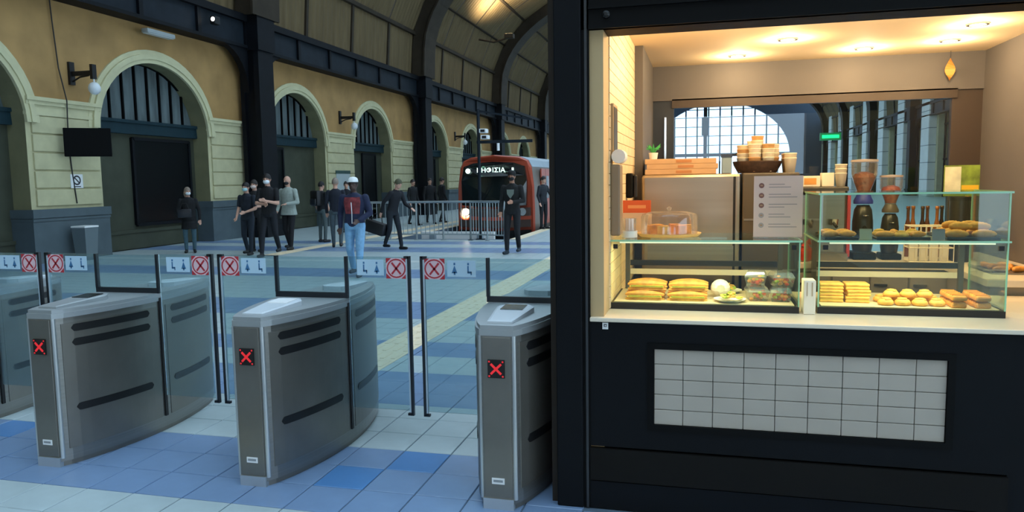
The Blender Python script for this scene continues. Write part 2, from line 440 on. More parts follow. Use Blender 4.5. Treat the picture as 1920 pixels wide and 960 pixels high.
wall_far = struct('wall_far', ew, mat('far_wall_paint', '22303f', .8))
win_far = estruct('window_9', (AC, YEND-.25, 0))
for k in range(1, 12):
    x = -AR + 2*AR*k/12; zt = AZ + AB*math.sqrt(1-(x/AR)**2)
    mm = MB(); mm.box(x-.10, x+.10, -.1, .1, 0, zt); obj('mullion', mm, IRON2, win_far)
for z in (6.1, 7.4, 8.7, 10.0, 11.1):
    hx = AR*math.sqrt(max(0, 1-((z-AZ)/AB)**2)); mm = MB(); mm.box(-hx, hx, -.06, .06, z-.05, z+.05); obj('glazing_bar', mm, IRON2, win_far)
mm = MB(); mm.box(-AR, AR, -.2, .2, AZ-.1, AZ+.35); obj('transom', mm, IRON, win_far)
pn = MB(); pn.prism([(x-AC, z) for x, z in inner], .01, 'y', 0.0); obj('pane', pn, SKYG, win_far)
pn = MB(); pn.box(-AR, AR, 0, .01, 0, AZ-.1); obj('pane', pn, SKYG, win_far)

# ---- roof
COLY = [6.75+14*k for k in range(-2, 8)]
roof = estruct('ceiling')
def corr(p0, p1, L, n=11, d=.035):
    """corrugated sheet between profile points p0,p1 (x,z), length L along y, ribs running up"""
    b_ = MB(); k = n*4; a = Vector((p0[0], 0, p0[1])); c = Vector((p1[0], 0, p1[1])); t = (c-a).normalized(); nr = Vector((-t.z, 0, t.x))
    vs = []
    for i in range(k+1):
        o = d*(0, 1, 1, 0)[i % 4] if i < k else 0
        for q in (a, c): vs.append(q+nr*o+Vector((0, L*i/k, 0)))
    b_.add(vs, [(2*i, 2*i+1, 2*i+3, 2*i+2) for i in range(k)]); return b_
def seg_mid(P, i): return (P[i], P[i+1])
NB = 4
for side in (0, 1):
    P = PROF if side == 0 else [(2*HX-x, z) for x, z in PROF]
    for i in range(len(P)-1):
        me = corr(P[i], P[i+1], 3.5-.10).mesh('roof_panel', PANELM)
        for Y in COLY[1:]:
            for q in range(NB):
                if side == 1 and Y > 70 and q % 1: continue
                o = link(bpy.data.objects.new('roof_panel', me), roof); o.location = (0, Y-14+q*3.5+.05, 0)
        # divider bars between the sheets
    for i in range(len(P)):
        d = MB(); x, z = P[i]; s_ = 1 if side == 0 else -1
        hh_ = .10 if i < 2 else .03
        d.box(x-.02, x+.14*s_, COLY[0], COLY[-1], z-hh_, z+hh_*.6); obj('purlin', d, RIBM, roof)
    me = MB()
    for i in range(len(P)-1):
        w_ = .15 if i == 0 else .05
        me.bar((P[i][0], 0, P[i][1]), (P[i+1][0], 0, P[i+1][1]), w_, w_, up=(0, 1, 0))
    me = me.mesh('divider_bar', RIBM)
    for Y in COLY[1:]:
        for q in range(NB):
            o = link(bpy.data.objects.new('divider_bar', me), roof); o.location = (0, Y-14+q*3.5, 0)
# skylight: bars and panes
SK = SKY + mir(SKY)[1:]
bars = MB()
Y = COLY[0]
while Y < YEND:
    for (xa, za), (xb, zb) in zip(SK[:-1], SK[1:]): bars.bar((xa, Y, za), (xb, Y, zb), .06, .10, up=(0, 1, 0))
    Y += 1.4
for x, z in SK: bars.box(x-.06, x+.06, COLY[0], YEND, z-.1, z+.05)
for (xa, za), (xb, zb) in zip(SK[:-1], SK[1:]):
    for t in (.33, .67): 
        x = xa+(xb-xa)*t; z = za+(zb-za)*t; bars.box(x-.03, x+.03, COLY[0], YEND, z-.05, z+.03)
gb = obj('glazing_bars', bars, IRON2, roof); gb['kind'] = 'stuff'
pn = MB()
for (xa, za), (xb, zb) in zip(SK[:-1], SK[1:]):
    pn.add([(xa, COLY[0], za), (xb, COLY[0], zb), (xb, YEND, zb), (xa, YEND, za)], [(0, 1, 2, 3)])
obj('skylight_pane', pn, SKYG, roof)
# arched ribs over the columns
def off(P, d):
    out = []
    for i, (x, z) in enumerate(P):
        a = Vector(P[max(i-1, 0)]); b = Vector(P[min(i+1, len(P)-1)]); t = (b-a).normalized(); out.append((x+t.y*d, z-t.x*d))
    return out
FULL = PROF + SKY[1:] + mir(PROF+SKY[1:])[1:]
# smooth the profile
def dens(P, k=3):
    out = []
    for i in range(len(P)-1):
        p0, p1, p2, p3 = P[max(i-1, 0)], P[i], P[i+1], P[min(i+2, len(P)-1)]
        for q in range(k):
            t = q/k; out.append(tuple(.5*((2*p1[c])+(-p0[c]+p2[c])*t+(2*p0[c]-5*p1[c]+4*p2[c]-p3[c])*t*t+(-p0[c]+3*p1[c]-3*p2[c]+p3[c])*t**3) for c in (0, 1)))
    out.append(P[-1]); return out
FD = dens(FULL)
Ain = off(FD, .62); Aout = off(FD, .04)
rb = MB(); W2 = .62
for i in range(len(FD)-1):
    q = [Ain[i], Ain[i+1], Aout[i+1], Aout[i]]
    vs = [(x, -W2, z) for x, z in q]+[(x, W2, z) for x, z in q]
    rb.add(vs, [(0,1,2,3),(4,7,6,5),(0,4,5,1),(3,2,6,7)])
    qf = [off(FD, .70)[i], off(FD, .70)[i+1], Ain[i+1], Ain[i]]
    vs = [(x, -W2-.1, z) for x, z in qf]+[(x, W2+.1, z) for x, z in qf]
    rb.add(vs, [(0,1,2,3),(4,7,6,5),(0,4,5,1),(3,2,6,7)])
ribme = rb.mesh('arched_rib', RIBM)
for Y in COLY:
    o = link(bpy.data.objects.new('arched_rib', ribme), roof); o.location = (0, Y, 0)

# ---- iron girder along the top of the left wall (one per bay) and the right one
def girder(x0, x1, Y0, Y1):
    b_ = MB(); z0, z1 = 5.66, 6.55
    b_.box(x0+.1, x1-.1, Y0, Y1, z0, z1, 1); b_.box(x0, x1, Y0, Y1, z0-.02, z0+.07); b_.box(x0, x1+.04, Y0, Y1, z1-.14, z1+.06)
    n_ = 6
    for k in range(n_+1):
        y = Y0+(Y1-Y0)*k/n_; b_.box(x0+.02, x1-.02, y-.07, y+.07, z0, z1)
    return b_
for k, Y in enumerate(COLY[1:]):
    struct('trim_%d' % (k+1), girder(WX+.02, WX+.5, Y-14+.42, Y-.42), [IRON, IRON2])
for k, Y in enumerate(COLY[4:]):
    struct('trim_%d' % (k+20), girder(RWX-.5, RWX-.02, Y-14+.42, Y-.42), [IRON, IRON2])

# ---- iron columns
def column(mirror):
    s_ = -1 if mirror else 1; X = RWX if mirror else WX
    t = bpy.data.objects.new('iron_column', None); link(t); t.location = (X, 0, 0)
    def q(a): return a*s_
    def bx(b_, x0, x1, *r): b_.box(min(q(x0), q(x1)), max(q(x0), q(x1)), *r)
    sh = MB(); bx(sh, .16, .72, -.30, .30, .5, 6.7); obj('shaft', sh, IRON, t)
    fg = MB()
    bx(fg, .62, .80, -.40, .40, .5, 6.6); bx(fg, .15, .28, -.40, .40, .5, 6.6); obj('flange', fg, IRON, t)
    bs = MB(); bx(bs, .15, .92, -.52, .52, 0, .35); bx(bs, .15, .86, -.46, .46, .35, .5); obj('base', bs, IRON, t)
    cp = MB(); bx(cp, .02, .86, -.46, .46, 5.6, 6.75); obj('capital', cp, IRON, t)
    for sg in (-1, 1):
        br = MB(); pts = [(.40*sg, 5.66), (1.7*sg, 5.66)] + [((.40+1.3*(1-math.sin(a)))*sg, 5.66-1.3*(1-math.cos(a))) for a in np.linspace(0, PI/2, 8)]
        pts = [(.40*sg, 5.66), (1.7*sg, 5.66)] + [((.40+1.3-1.3*math.sin(a))*sg, 5.66-1.3+1.3*math.cos(a)) for a in np.linspace(0.05, PI/2, 8)]
        br.prism(pts, .2, 'x', q(.35)-.1); obj('bracket', br, IRON, t)
    return t
c0 = column(False); clab = {6.75: 'dark iron column', 20.75: 'dark iron column with bracketed head behind the group of masked people', 34.75: 'dark iron column on the wall left of the train', 48.75: 'dark iron column rising behind the train roof'}
first = True
for Y in COLY[2:7]:
    o = c0 if first else copy_tree(c0); first = False
    o.location = (WX, Y, 0)
    tag(o, clab.get(Y, 'dark iron column on the ochre wall farther along than the train front'), 'column', 'iron columns along the ochre wall')
c1 = column(True); first = True
for Y in COLY[5:]:
    o = c1 if first else copy_tree(c1); first = False
    o.location = (RWX, Y, 0); tag(o, 'dark iron column between the pale pilasters behind the kiosk', 'column', 'iron columns along the pale wall')

# ================================================================== TURNSTILES
FY0, FYM, FYL = 3.45, 4.15, 1.42     # front, glass plane, length
def hwid(t):     # half width along the cabinet, t 0..1
    return .08 + .155*(math.sin(PI*min(max(t, 0), 1)))**.75
TH = .92
def outline(n=26, t0=0.0, t1=1.0, grow=0.0):
    ts = [t0+(t1-t0)*i/n for i in range(n+1)]
    return [(hwid(t)+grow, t*FYL) for t in ts] + [(-hwid(t)-grow, t*FYL) for t in reversed(ts)]
def side_patch(mb, z0, z1, ya, yb, s, out, n=10, mi=0, rnd=False):
    """a strip lying on the curved side, proud by out"""
    pts = [ya+(yb-ya)*i/n for i in range(n+1)]
    vs = []
    zc, hh = (z0+z1)/2, (z1-z0)/2; rr = hh
    for y in pts:
        x = hwid(y/FYL); h = hh
        if rnd:
            e = min(y-ya, yb-y)
            if e < rr: h = hh*math.sqrt(max(.02, 1-((rr-e)/rr)**2))
        for dx in (-.01, out):
            vs += [(s*(x+dx), y, zc-h), (s*(x+dx), y, zc+h)]
    fs = []
    for i in range(n):
        a, b = 4*i, 4*i+4
        fs += [(a+2, b+2, b+3, a+3), (a, a+2, b+2, b)[::-1], (a+1, a+3, b+3, b+1)]
    fs += [(0, 1, 3, 2), (4*n, 4*n+2, 4*n+3, 4*n+1)]
    mb.add(vs, fs, mi)
def sign_print(mb, x0, x1, z0, z1, y, kind):
    """flat print on the camera side (-y): layers 0.6 mm apart; slots: 0 pale blue 1 blue 2 pink 3 red 4 ink"""
    def q(x_0, x_1, z_0, z_1, mi, d): mb.box(x_0, x_1, y-.0006*(d+1), y-.0006*d, z_0, z_1, mi)
    w_, h_ = x1-x0, z1-z0; cx, cz = (x0+x1)/2, (z0+z1)/2
    if kind == 'cross':
        n = 20
        q(x0, x1, z0, z1, 2, 0)
        ring = [(cx+math.cos(2*PI*k/n)*w_*.47, cz+math.sin(2*PI*k/n)*h_*.47) for k in range(n)]
        ring2 = [(cx+math.cos(2*PI*k/n)*w_*.40, cz+math.sin(2*PI*k/n)*h_*.40) for k in range(n)]
        for k in range(n):
            a, b = ring[k], ring[(k+1) % n]; c, d = ring2[(k+1) % n], ring2[k]
            mb.add([(p[0], y-.0012, p[1]) for p in (a, b, c, d)], [(0, 1, 2, 3)], 3)
        for sx in (-1, 1):
            for sz in (-1, 1):
                ax, az = cx+sx*w_/2, cz+sz*h_/2
                mb.add([(ax, y-.0013, az), (ax-sx*w_*.26, y-.0013, az), (ax, y-.0013, az-sz*h_*.26)], [(0, 1, 2)], 3)
        for s in (-1, 1):
            mb.bar((cx-s*w_*.22, y-.0014, cz-h_*.28), (cx+s*w_*.22, y-.0014, cz+h_*.28), w_*.09, .0008, 3, up=(0, 1, 0))
    else:
        q(x0, x1, z0, z1, 0, 0)
        a, b = (cx-w_*.24, cx+w_*.24)
        mb.lathe([(0, -.002), (h_*.10, -.002), (h_*.10, 0), (0, 0)], (0, 0, 0), 10, 1) if False else None
        # two small pictograms: a standing figure with a child and a wheelchair
        for k, px in enumerate((a, b)):
            mb.box(px-w_*.03, px+w_*.03, y-.0014, y-.0007, cz+h_*.22, cz+h_*.36, 1)
            if (k == 0) == (kind == 'left'):
                mb.add([(px, y-.0014, cz+h_*.2), (px+w_*.10, y-.0014, cz-h_*.28), (px-w_*.10, y-.0014, cz-h_*.28)], [(0, 1, 2)], 1)
                mb.box(px-w_*.03, px+w_*.03, y-.0014, y-.0007, cz-h_*.38, cz-h_*.2, 1)
            else:
                mb.box(px-w_*.03, px+w_*.02, y-.0014, y-.0007, cz-h_*.25, cz+h_*.18, 1)
                mb.box(px-w_*.03, px+w_*.12, y-.0014, y-.0007, cz-h_*.28, cz-h_*.16, 1)
                mb.box(px+w_*.08, px+w_*.12, y-.0014, y-.0007, cz-h_*.38, cz-h_*.16, 1)
SIGN = [PALEBLUE, SIGNBLUE, PINK, RED, INK]
SATIN = mat('satin_white_steel', 'c8cccc', .3, metal=.7)
LIDM = mat('lid_steel', 'a6acae', .45, metal=.5, var=.05, scale=4)
PADM = mat('reader_grey', 'c4ccd2', .5)
LED = mat('red_led', '300406', .4, emit='e83038', estr=.8)
def turnstile(label, X, left=None, right=None, pad='white'):
    t = thing('ticket_gate', label, 'ticket gate', (X, FY0, 0), 0, 'steel ticket gates in a row')
    # cabinet shell
    b_ = MB(); b_.prism(outline(), TH-.05-.03, 'z', .03); body = obj('body', b_, STEEL, t)
    kb = MB(); kb.prism(outline(26, 0, 1, -.012), .03, 'z', 0); obj('kickplate', kb, STEEL_D, t)
    for s in (-1, 1):
        for ya, yb in ((.07, .63), (.78, 1.34)):
            sp = MB(); side_patch(sp, .10, TH-.085, ya-.03, yb+.04, s, .003); pnl = obj('side_panel', sp, STEEL_D, t)
            for z in (.805, .72, .335):
                sl = MB(); side_patch(sl, z-.022, z+.022, ya+.02, yb-.03, s, .006, 40, rnd=True); obj('slot', sl, BLACK, pnl)
        sm = MB(); y = FYM-FY0; sm.box(s*(hwid(y/FYL)+.004)-.005, s*(hwid(y/FYL)+.004)+.005, y-.012, y+.012, .10, TH-.03); obj('seam', sm, BLACK, t)
    # bright corner strips at both ends
    for s in (-1, 1):
        cs = MB(); cs.tube([(s*.083, .012, .05), (s*.083, .012, TH-.05)], .013, 12); obj('corner_strip', cs, SATIN, t, True)
    ff = MB(); ff.cbox(-.072, .072, -.006, .01, .06, TH-.055, .003); obj('front_panel', ff, STEEL_D, t)
    ft = MB(); ft.box(-.078, .078, -.010, .02, .0, .055); obj('toe_plate', ft, SATIN, t)
    # lid
    ld = MB(); ld.prism(outline(26, 0, 1, .006), .03, 'z', TH-.05)
    ld.prism(outline(26, .005, .995, -.004), .02, 'z', TH-.02); obj('lid', ld, LIDM, t, False)
    # card reader
    pd = MB()
    def ring(z, g_): 
        pts = [(-.062-g_, .06-g_), (.062+g_, .06-g_), (.09+g_, .30), (.10+g_, .40+g_), (.06+g_, .46+g_), (-.06-g_, .46+g_), (-.10-g_, .40+g_), (-.09-g_, .30)]
        return [Vector((x, y, z if y > .2 else z*1.0)) for x, y in pts]
    def tl(r, z0, z1): return [Vector((p.x, p.y, z0+(z1-z0)*(p.y-.06)/.4)) for p in r]
    pd.loft([tl(ring(0, 0), TH-.001, TH-.001), tl(ring(0, .0), TH+.010, TH+.030), tl(ring(0, -.012), TH+.014, TH+.035)])
    pdo = obj('reader_pad', pd, PADM if pad in ('white', 'lcd') else LIDM, t)
    scn = MB(); zf = lambda y: TH+.0145+(y-.06)/.4*.021
    ys = (.30, .42); scn.add([(-.06, ys[0], zf(ys[0])+.003), (.06, ys[0], zf(ys[0])+.003), (.06, ys[1], zf(ys[1])+.003), (-.06, ys[1], zf(ys[1])+.003),
        (-.06, ys[0], zf(ys[0])-.004), (.06, ys[0], zf(ys[0])-.004), (.06, ys[1], zf(ys[1])-.004), (-.06, ys[1], zf(ys[1])-.004)], [(0,1,2,3),(4,5,1,0),(5,6,2,1),(6,7,3,2),(7,4,0,3),(7,6,5,4)])
    obj('screen', scn, {'dark': WDARK, 'white': WHITE, 'lcd': mat('lcd', '3c4c54', .2), 'steel': WDARK}[pad], pdo)
    rp_ = MB(); rp_.loft([[Vector((p.x, FYL-p.y, p.z)) for p in r] for r in (tl(ring(0, 0), TH-.001, TH-.001), tl(ring(0, .0), TH+.010, TH+.030), tl(ring(0, -.012), TH+.014, TH+.035))]); obj('rear_reader_pad', rp_, PADM, t)
    # red cross display and data plate on the front
    dp = MB(); dp.box(-.042, .042, -.014, -.004, .665, .755, 0)
    for s in (-1, 1): dp.bar((-s*.026, -.0155, .685), (s*.026, -.0155, .735), .011, .003, 1, up=(0, 1, 0))
    for s in (-1, 1):
        for k in (-1, 1): dp.box(s*.034-.004, s*.034+.004, -.0155, -.013, .71+k*.036-.004, .71+k*.036+.004, 1)
    obj('display', dp, [BLACK, LED], t)
    lp = MB(); lp.box(-.032, .032, -.010, -.005, .13, .16, 0); lp.box(-.024, .024, -.0108, -.0098, .140, .152, 1); obj('data_plate', lp, [WHITE, mat('grey_print', '8a9094', .6)], t)
    # glass plane
    gy_ = FYM-FY0
    def pane(name, x0, x1, z0, z1): 
        p = MB(); p.box(x0, x1, gy_-.004, gy_+.004, z0, z1); return obj(name, p, PANE, t)
    fp = pane('fixed_pane', -.232, .232, TH+.03, 1.17)
    e = MB(); e.box(-.245, .245, gy_-.012, gy_+.012, TH-.001, TH+.032); obj('pane_rail', e, DARKGLASSEDGE, fp)
    for s in (-1, 1):
        e = MB(); e.box(s*.238-.009, s*.238+.009, gy_-.012, gy_+.012, TH+.03, 1.175); obj('edge_bar', e, DARKGLASSEDGE, fp)
    for s, ext in ((-1, left), (1, right)):
        if not ext: continue
        x0, x1 = .252, ext
        fl_ = pane('glass_flap', min(s*x0, s*x1), max(s*x0, s*x1), .24, 1.175)
        e = MB(); e.box(s*x1-.008, s*x1+.008, gy_-.01, gy_+.01, .21, 1.18); e.box(min(s*x1, s*(x1-.03)), max(s*x1, s*(x1-.03)), gy_-.01, gy_+.01, 1.165, 1.18)
        e.box(min(s*x1, s*(x1-.03)), max(s*x1, s*(x1-.03)), gy_-.01, gy_+.01, .21, .225)
        obj('edge_bar', e, DARKGLASSEDGE, fl_)
        e = MB(); e.box(min(s*(x1-.009), s*(x1-.019)), max(s*(x1-.009), s*(x1-.019)), gy_-.008, gy_+.008, .23, 1.16); obj('edge_highlight', e, mat('pale_highlight', 'b4c8d4', .3), fl_)  # white highlight along the flap edge, put in as a pale strip
        a, b = x1-.145, x1-.015
        sg = MB(); sign_print(sg, min(s*a, s*b), max(s*a, s*b), 1.045, 1.168, gy_-.0045, 'cross'); obj('cross_sign', sg, SIGN, fl_)
        a, b = x1-.335, x1-.16
        sg = MB(); sign_print(sg, min(s*a, s*b), max(s*a, s*b), 1.062, 1.158, gy_-.0045, 'left' if s < 0 else 'right'); obj('pictogram_sign', sg, SIGN, fl_)
    return t
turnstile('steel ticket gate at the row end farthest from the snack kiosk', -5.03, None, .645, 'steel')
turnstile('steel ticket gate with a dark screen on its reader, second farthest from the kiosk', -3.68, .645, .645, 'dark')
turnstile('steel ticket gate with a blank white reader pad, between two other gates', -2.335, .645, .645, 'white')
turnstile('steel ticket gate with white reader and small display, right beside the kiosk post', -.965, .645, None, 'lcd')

# ================================================================== KIOSK
KY = 3.57
kiosk = thing('snack_kiosk', 'dark navy snack kiosk with an open lit serving hatch and tiled front', 'kiosk', (0, 0, 0))
ps = MB(); ps.cbox(-.69, -.56, KY-.02, KY+.22, 0, 3.4, .006); obj('corner_post', ps, KNAVY, kiosk)
ps = MB(); ps.box(-.725, -.69, KY+.03, KY+.25, 0, 3.4); obj('post_flange', ps, mat('post_brown', '2a241e', .5, spec=.2), kiosk)
ps = MB(); ps.box(-.56, -.525, KY-.005, KY+.18, 0, 3.4); obj('guide_rail', ps, KBLACK, kiosk)
ps = MB(); ps.box(-.545, -.533, KY-.012, KY-.004, 0, 3.4); obj('guide_lip', ps, mat('rail_grey', '2c3034', .4), kiosk)
sh = MB(); sh.box(-.56, 2.4, KY-.005, KY+.2, 2.31, 3.4)
for z in (2.40, 2.47, 2.56): sh.box(-.525, 2.4, KY-.02, KY, z, z+.012)
sh.box(-.525, 2.4, KY-.016, KY+.03, 2.31, 2.33)
sho = obj('shutter_box', sh, KBLACK, kiosk)
bo = MB(); p = gy(1137, 28, KY); bo.lathe([(0, -.0), (.018, 0), (.018, .012), (.008, .02), (0, .02)], (0, 0, 0), 12); b2 = obj('bolt', bo, BLACK, sho); b2.rotation_euler = (PI/2, 0, 0); b2.location = (p.x, KY-.005, p.z)
# counter front with the tiled panel
cf = MB()
x0, x1, z0, z1 = -.22, 1.04, .44, .81
cf.box(-.525, x0-.03, KY, KY+.05, .315, .934); cf.box(x1+.03, 1.29, KY, KY+.05, .315, .93)
cf.box(x0-.03, x1+.03, KY, KY+.05, .315, z0-.03); cf.box(x0-.03, x1+.03, KY, KY+.05, z1+.03, .934)
cf.box(x0-.03, x1+.03, KY+.03, KY+.05, z0-.03, z1+.03); cf.box(1.29, 2.4, KY+.012, KY+.05, .0, .93)
cfo = obj('counter_front', cf, KNAVY, kiosk)
fr = MB()
for a in ((x0-.03, x0, z0-.03, z1+.03), (x1, x1+.03, z0-.03, z1+.03), (x0, x1, z1, z1+.03), (x0, x1, z0-.03, z0)): fr.box(a[0], a[1], KY-.006, KY+.03, a[2], a[3])
obj('panel_frame', fr, KBLACK, cfo)
kb = MB(); kb.box(-.525, 1.29, KY-.012, KY+.05, .145, .305); obj('lower_panel', kb, KBROWN, kiosk)
kb = MB(); kb.box(-.525, 1.29, KY-.004, KY+.05, 0, .138); obj('kick_panel', kb, KNAVY, kiosk)
bk = MB(); bk.box(x0, x1, KY+.02, KY+.03, z0, z1); tb_ = obj('tile_backing', bk, GROUT, kiosk)
cols = [-.22, -.085, .052, .19, .33, .472, .616, .766, .916, 1.04]
for i in range(9):
    for j in range(5):
        a = z0+(z1-z0)*j/5; t_ = MB()
        t_.cbox(cols[i]+.0012, cols[i+1]-.0012, KY+.006, KY+.022, a+.0012, a+(z1-z0)/5-.0012, .0025); obj('tile', t_, KTILE, tb_)
sq = MB(); p = gy(1135, 611, KY); sq.box(p.x-.014, p.x+.014, KY-.003, KY, p.z-.016, p.z+.016, 0); sq.box(p.x-.007, p.x+.007, KY-.0036, KY-.0028, p.z-.004, p.z+.009, 1); sq.box(p.x-.003, p.x+.004, KY-.0042, KY-.0030, p.z-.001, p.z+.005, 0)
obj('sticker', sq, [WHITE, INK], cfo)
ct = MB(); ct.cbox(-.525, 2.4, KY-.012, 4.56, .934, .955, .004); obj('counter_top', ct, COUNTER, kiosk)
cb_ = MB(); cb_.box(-.5, 1.9, 4.45, 4.5, 0, .93); obj('counter_back', cb_, KGREY, kiosk)
# inner shell
KB, KC, KL, KR = 6.25, 2.5, -.46, 1.97
iw = MB(); iw.box(KL-.2, KL, KY+.02, 5.2, 0, KC+.1); iwo = obj('side_wall', iw, mat('beige_grout', 'c3a87c', .8), kiosk)
tl_ = MB()
nz = 27; tw = .20
for j in range(nz):
    z = .96+j*(KC-.96)/nz; h = (KC-.96)/nz; y = KY+.2-(tw/2 if j % 2 else 0)
    while y < 5.2:
        a, b = max(y, KY+.22)+.002, min(y+tw, 5.2)-.002
        if b-a > .02: tl_.box(KL-.002, KL+.006, a, b, z+.002, z+h-.002)
        y += tw
t2 = obj('wall_tiles', tl_, BEIGE, iwo); t2['kind'] = 'stuff'
iw = MB(); iw.box(KL-.2, -.40, 5.2, KB+.1, 0, KC+.1); obj('rear_side_wall', iw, KGREY, kiosk)
iw = MB(); iw.box(KR, KR+.1, KY+.05, KB+.1, 0, KC+.1); obj('side_wall', iw, KGREY, kiosk)
iw = MB(); iw.box(KL-.24, 2.4, KY, KB+.1, KC, KC+.12); iw.box(KL-.24, 2.4, KY, KB+.1, 3.3, 3.4); ceil_k = obj('kiosk_ceiling', iw, KCEIL, kiosk)
iw = MB(); iw.box(KL-.02, KR, KB-.02, KB+.1, 2.23, KC); obj('bulkhead', iw, KGREY, kiosk)
iw = MB(); iw.box(KL-.24, KL-.2, KY+.2, KB+.1, 0, 3.4); obj('outer_cladding', iw, KNAVY, kiosk)
# back wall with a window onto the hall
bw = MB(); bw.box(KL, -.235, KB, KB+.06, 0, 2.23, 0); bw.box(1.77, KR, KB, KB+.06, 0, 2.23, 1); bw.box(-.235, 1.77, KB, KB+.06, 0, 1.0, 0); bw.box(-.25, 1.80, KB-.02, KB+.02, 2.17, 2.24, 1)
obj('back_frame', bw, [mat('frame_blue_black', '1c2630', .4), mat('frame_brown', '3a3028', .5)], kiosk)
bp_ = MB(); bp_.box(-.235, 1.77, KB+.03, KB+.036, 1.0, 2.23); obj('back_pane', bp_, BACKG, kiosk)
for x in (-.30,): 
    q = MB(); q.box(x-.008, x+.008, KB-.03, KB, 1.0, 2.1); obj('frame_strip', q, CHROME, kiosk)
kf = MB(); kf.box(KL, KR, KY+.06, KB, .0, .02); obj('kiosk_floor', kf, KBROWN, kiosk)
# recessed ceiling spots
WARM = (1.0, .70, .38)
SPOTM = mat('spot_glow', 'fff0d0', .4, emit='ffe0b0', estr=14)
for k, (x, y) in enumerate([(.23, 5.85), (.52, 5.27), (1.08, 5.82), (1.58, 5.68), (1.57, 5.12), (.05, 4.35), (.75, 4.3), (1.35, 4.35)]):
    t = thing('ceiling_spot', (['round ceiling spotlight behind the stack of flat boxes', 'round ceiling spotlight above the basket of paper cups', 'round ceiling spotlight above the two coffee grinders', 'round ceiling spotlight nearest the hanging orange leaf', 'round ceiling spotlight above the side worktop'][k] if k < 5 else 'round recessed ceiling spotlight over the glass display cases'), 'ceiling light', (x, y, KC), 0, 'kiosk ceiling spots' if k < 5 else 'spots over the counter')
    r_ = MB(); r_.lathe([(.045, 0), (.062, 0), (.062, -.008), (.045, -.008), (.045, 0)], n=20); obj('trim_ring', r_, CHROME, t)
    r_ = MB(); r_.lathe([(0, -.003), (.044, -.003), (.044, -.001), (0, -.001)], n=16); obj('lamp_face', r_, SPOTM, t)
    lamp('spot_lamp', 'POINT', (0, 0, -.075), 11 if k < 5 else 21, WARM, .03, None, t)

# ================================================================== KIOSK CONTENTS
def box_thing(name, label, cat, mb, m_, group=None):
    return tag(obj(name, mb, m_), label, cat, group)
CASEFILL = mat('fill_glow', 'fff4e0', .4, emit='fff0d8', estr=.8)  # glow for the strips added to brighten the display cases
CASEBASE = mat('case_base', '14120f', .4)
def display_case(label, x0, x1, y0, y1, z0, z1, upper=None):
    t = thing('display_case', label, 'display case', ((x0+x1)/2, y0, z0)); W = (x1-x0)/2; D = y1-y0; H = z1-z0; e = .004
    b_ = MB(); b_.box(-W, W, 0, D, 0, .032); obj('base', b_, CASEBASE, t)
    b_ = MB(); b_.box(-W+.02, W-.02, .02, D-.02, .032, .036); obj('floor_tray', b_, mat('tray_cream', 'd8c8a8', .4), t)
    def pane(n_, *a):
        p = MB(); p.box(*a); return obj(n_, p, CASEG, t)
    def edge(par, *a):
        p = MB(); p.box(*a); return obj('glass_edge', p, GREENEDGE, par)
    def tier(za, zb, front):
        f = pane('front_pane', -W+.001, W-.001, .001, .006, za, zb-.008)
        edge(f, -W, -W+.006, -.001, .007, za, zb-.008); edge(f, W-.006, W, -.001, .007, za, zb-.008)
        for s in (-1, 1):
            p = pane('side_pane', s*W-.003 if s > 0 else -W, W if s > 0 else -W+.003, .007, D, za, zb-.008)
            edge(p, s*W-.004, s*W+.002, D-.006, D, za, zb-.008)
        tp = pane('top_pane', -W-.006, W+.006, -.006, D, zb-.008, zb-.0005)
        edge(tp, -W-.008, W+.008, -.0075, -.005, zb-.009, zb); edge(tp, -W-.008, -W-.005, -.006, D, zb-.009, zb); edge(tp, W+.005, W+.008, -.006, D, zb-.009, zb)
    tier(.032, H, True)
    for s in (-1, 1):
        c = MB(); c.box(s*(W-.03)-.011, s*(W-.03)+.011, -.004, .012, H-.045, H-.023); obj('clamp', c, BLACK, t)
        c = MB(); c.box(s*(W-.045)-.012, s*(W-.045)+.012, D-.03, D-.005, .032, H-.01); obj('rear_post', c, mat('post_grey', '55534c', .4), t)
    r_ = MB(); r_.box(-W+.06, W-.06, D-.02, D-.008, .12, .15); obj('rear_rail', r_, COUNTER, t)
    r_ = MB(); r_.box(-W+.06, W-.06, D-.02, D-.008, .17, .20); obj('rear_track', r_, CASEBASE, t)
    ls = MB(); ls.box(-W+.05, W-.05, .012, .024, H-.018, H-.010); lo = obj('fill_strip', ls, CASEFILL, t)  # added fill light under the top pane: glowing strip plus area lamp
    L = lamp('fill_lamp', 'AREA', (0, .05, H-.022), 4.5, (1, .80, .52), .6, (0, 0, 0), t); L.data.shape = 'RECTANGLE'; L.data.size = 2*W-.15; L.data.size_y = .02
    if upper: tier(H, upper, True)
    return t
CZ = .955
C1 = display_case('low glass display case on the counter beside the tiled side wall, holding sandwiches and salads', -.46, .455, 3.82, 4.33, CZ, 1.31)
C2 = display_case('two tier glass display case on the counter holding pastries below and croissants above', .54, 1.345, 3.84, 4.35, CZ, 1.31, .58)
ZF = CZ+.0362; ZU = 1.3102
CRUST = mat('golden_crust', 'd89440', .55, var=.35, scale=25, bump=.3)
CRUST2 = mat('pale_pastry', 'ecb458', .6, var=.25, scale=25, bump=.2)
CRUST3 = mat('orange_pastry', 'f09e48', .55, var=.3, scale=22, bump=.3)
LETT = mat('lettuce', '9cb23c', .6, var=.3, scale=30)
CHEESE = mat('cheese', 'f2d060', .5)
TOMATO = mat('tomato', 'd8482c', .4, var=.2, scale=20)
HAM = mat('ham', 'd88a80', .5)
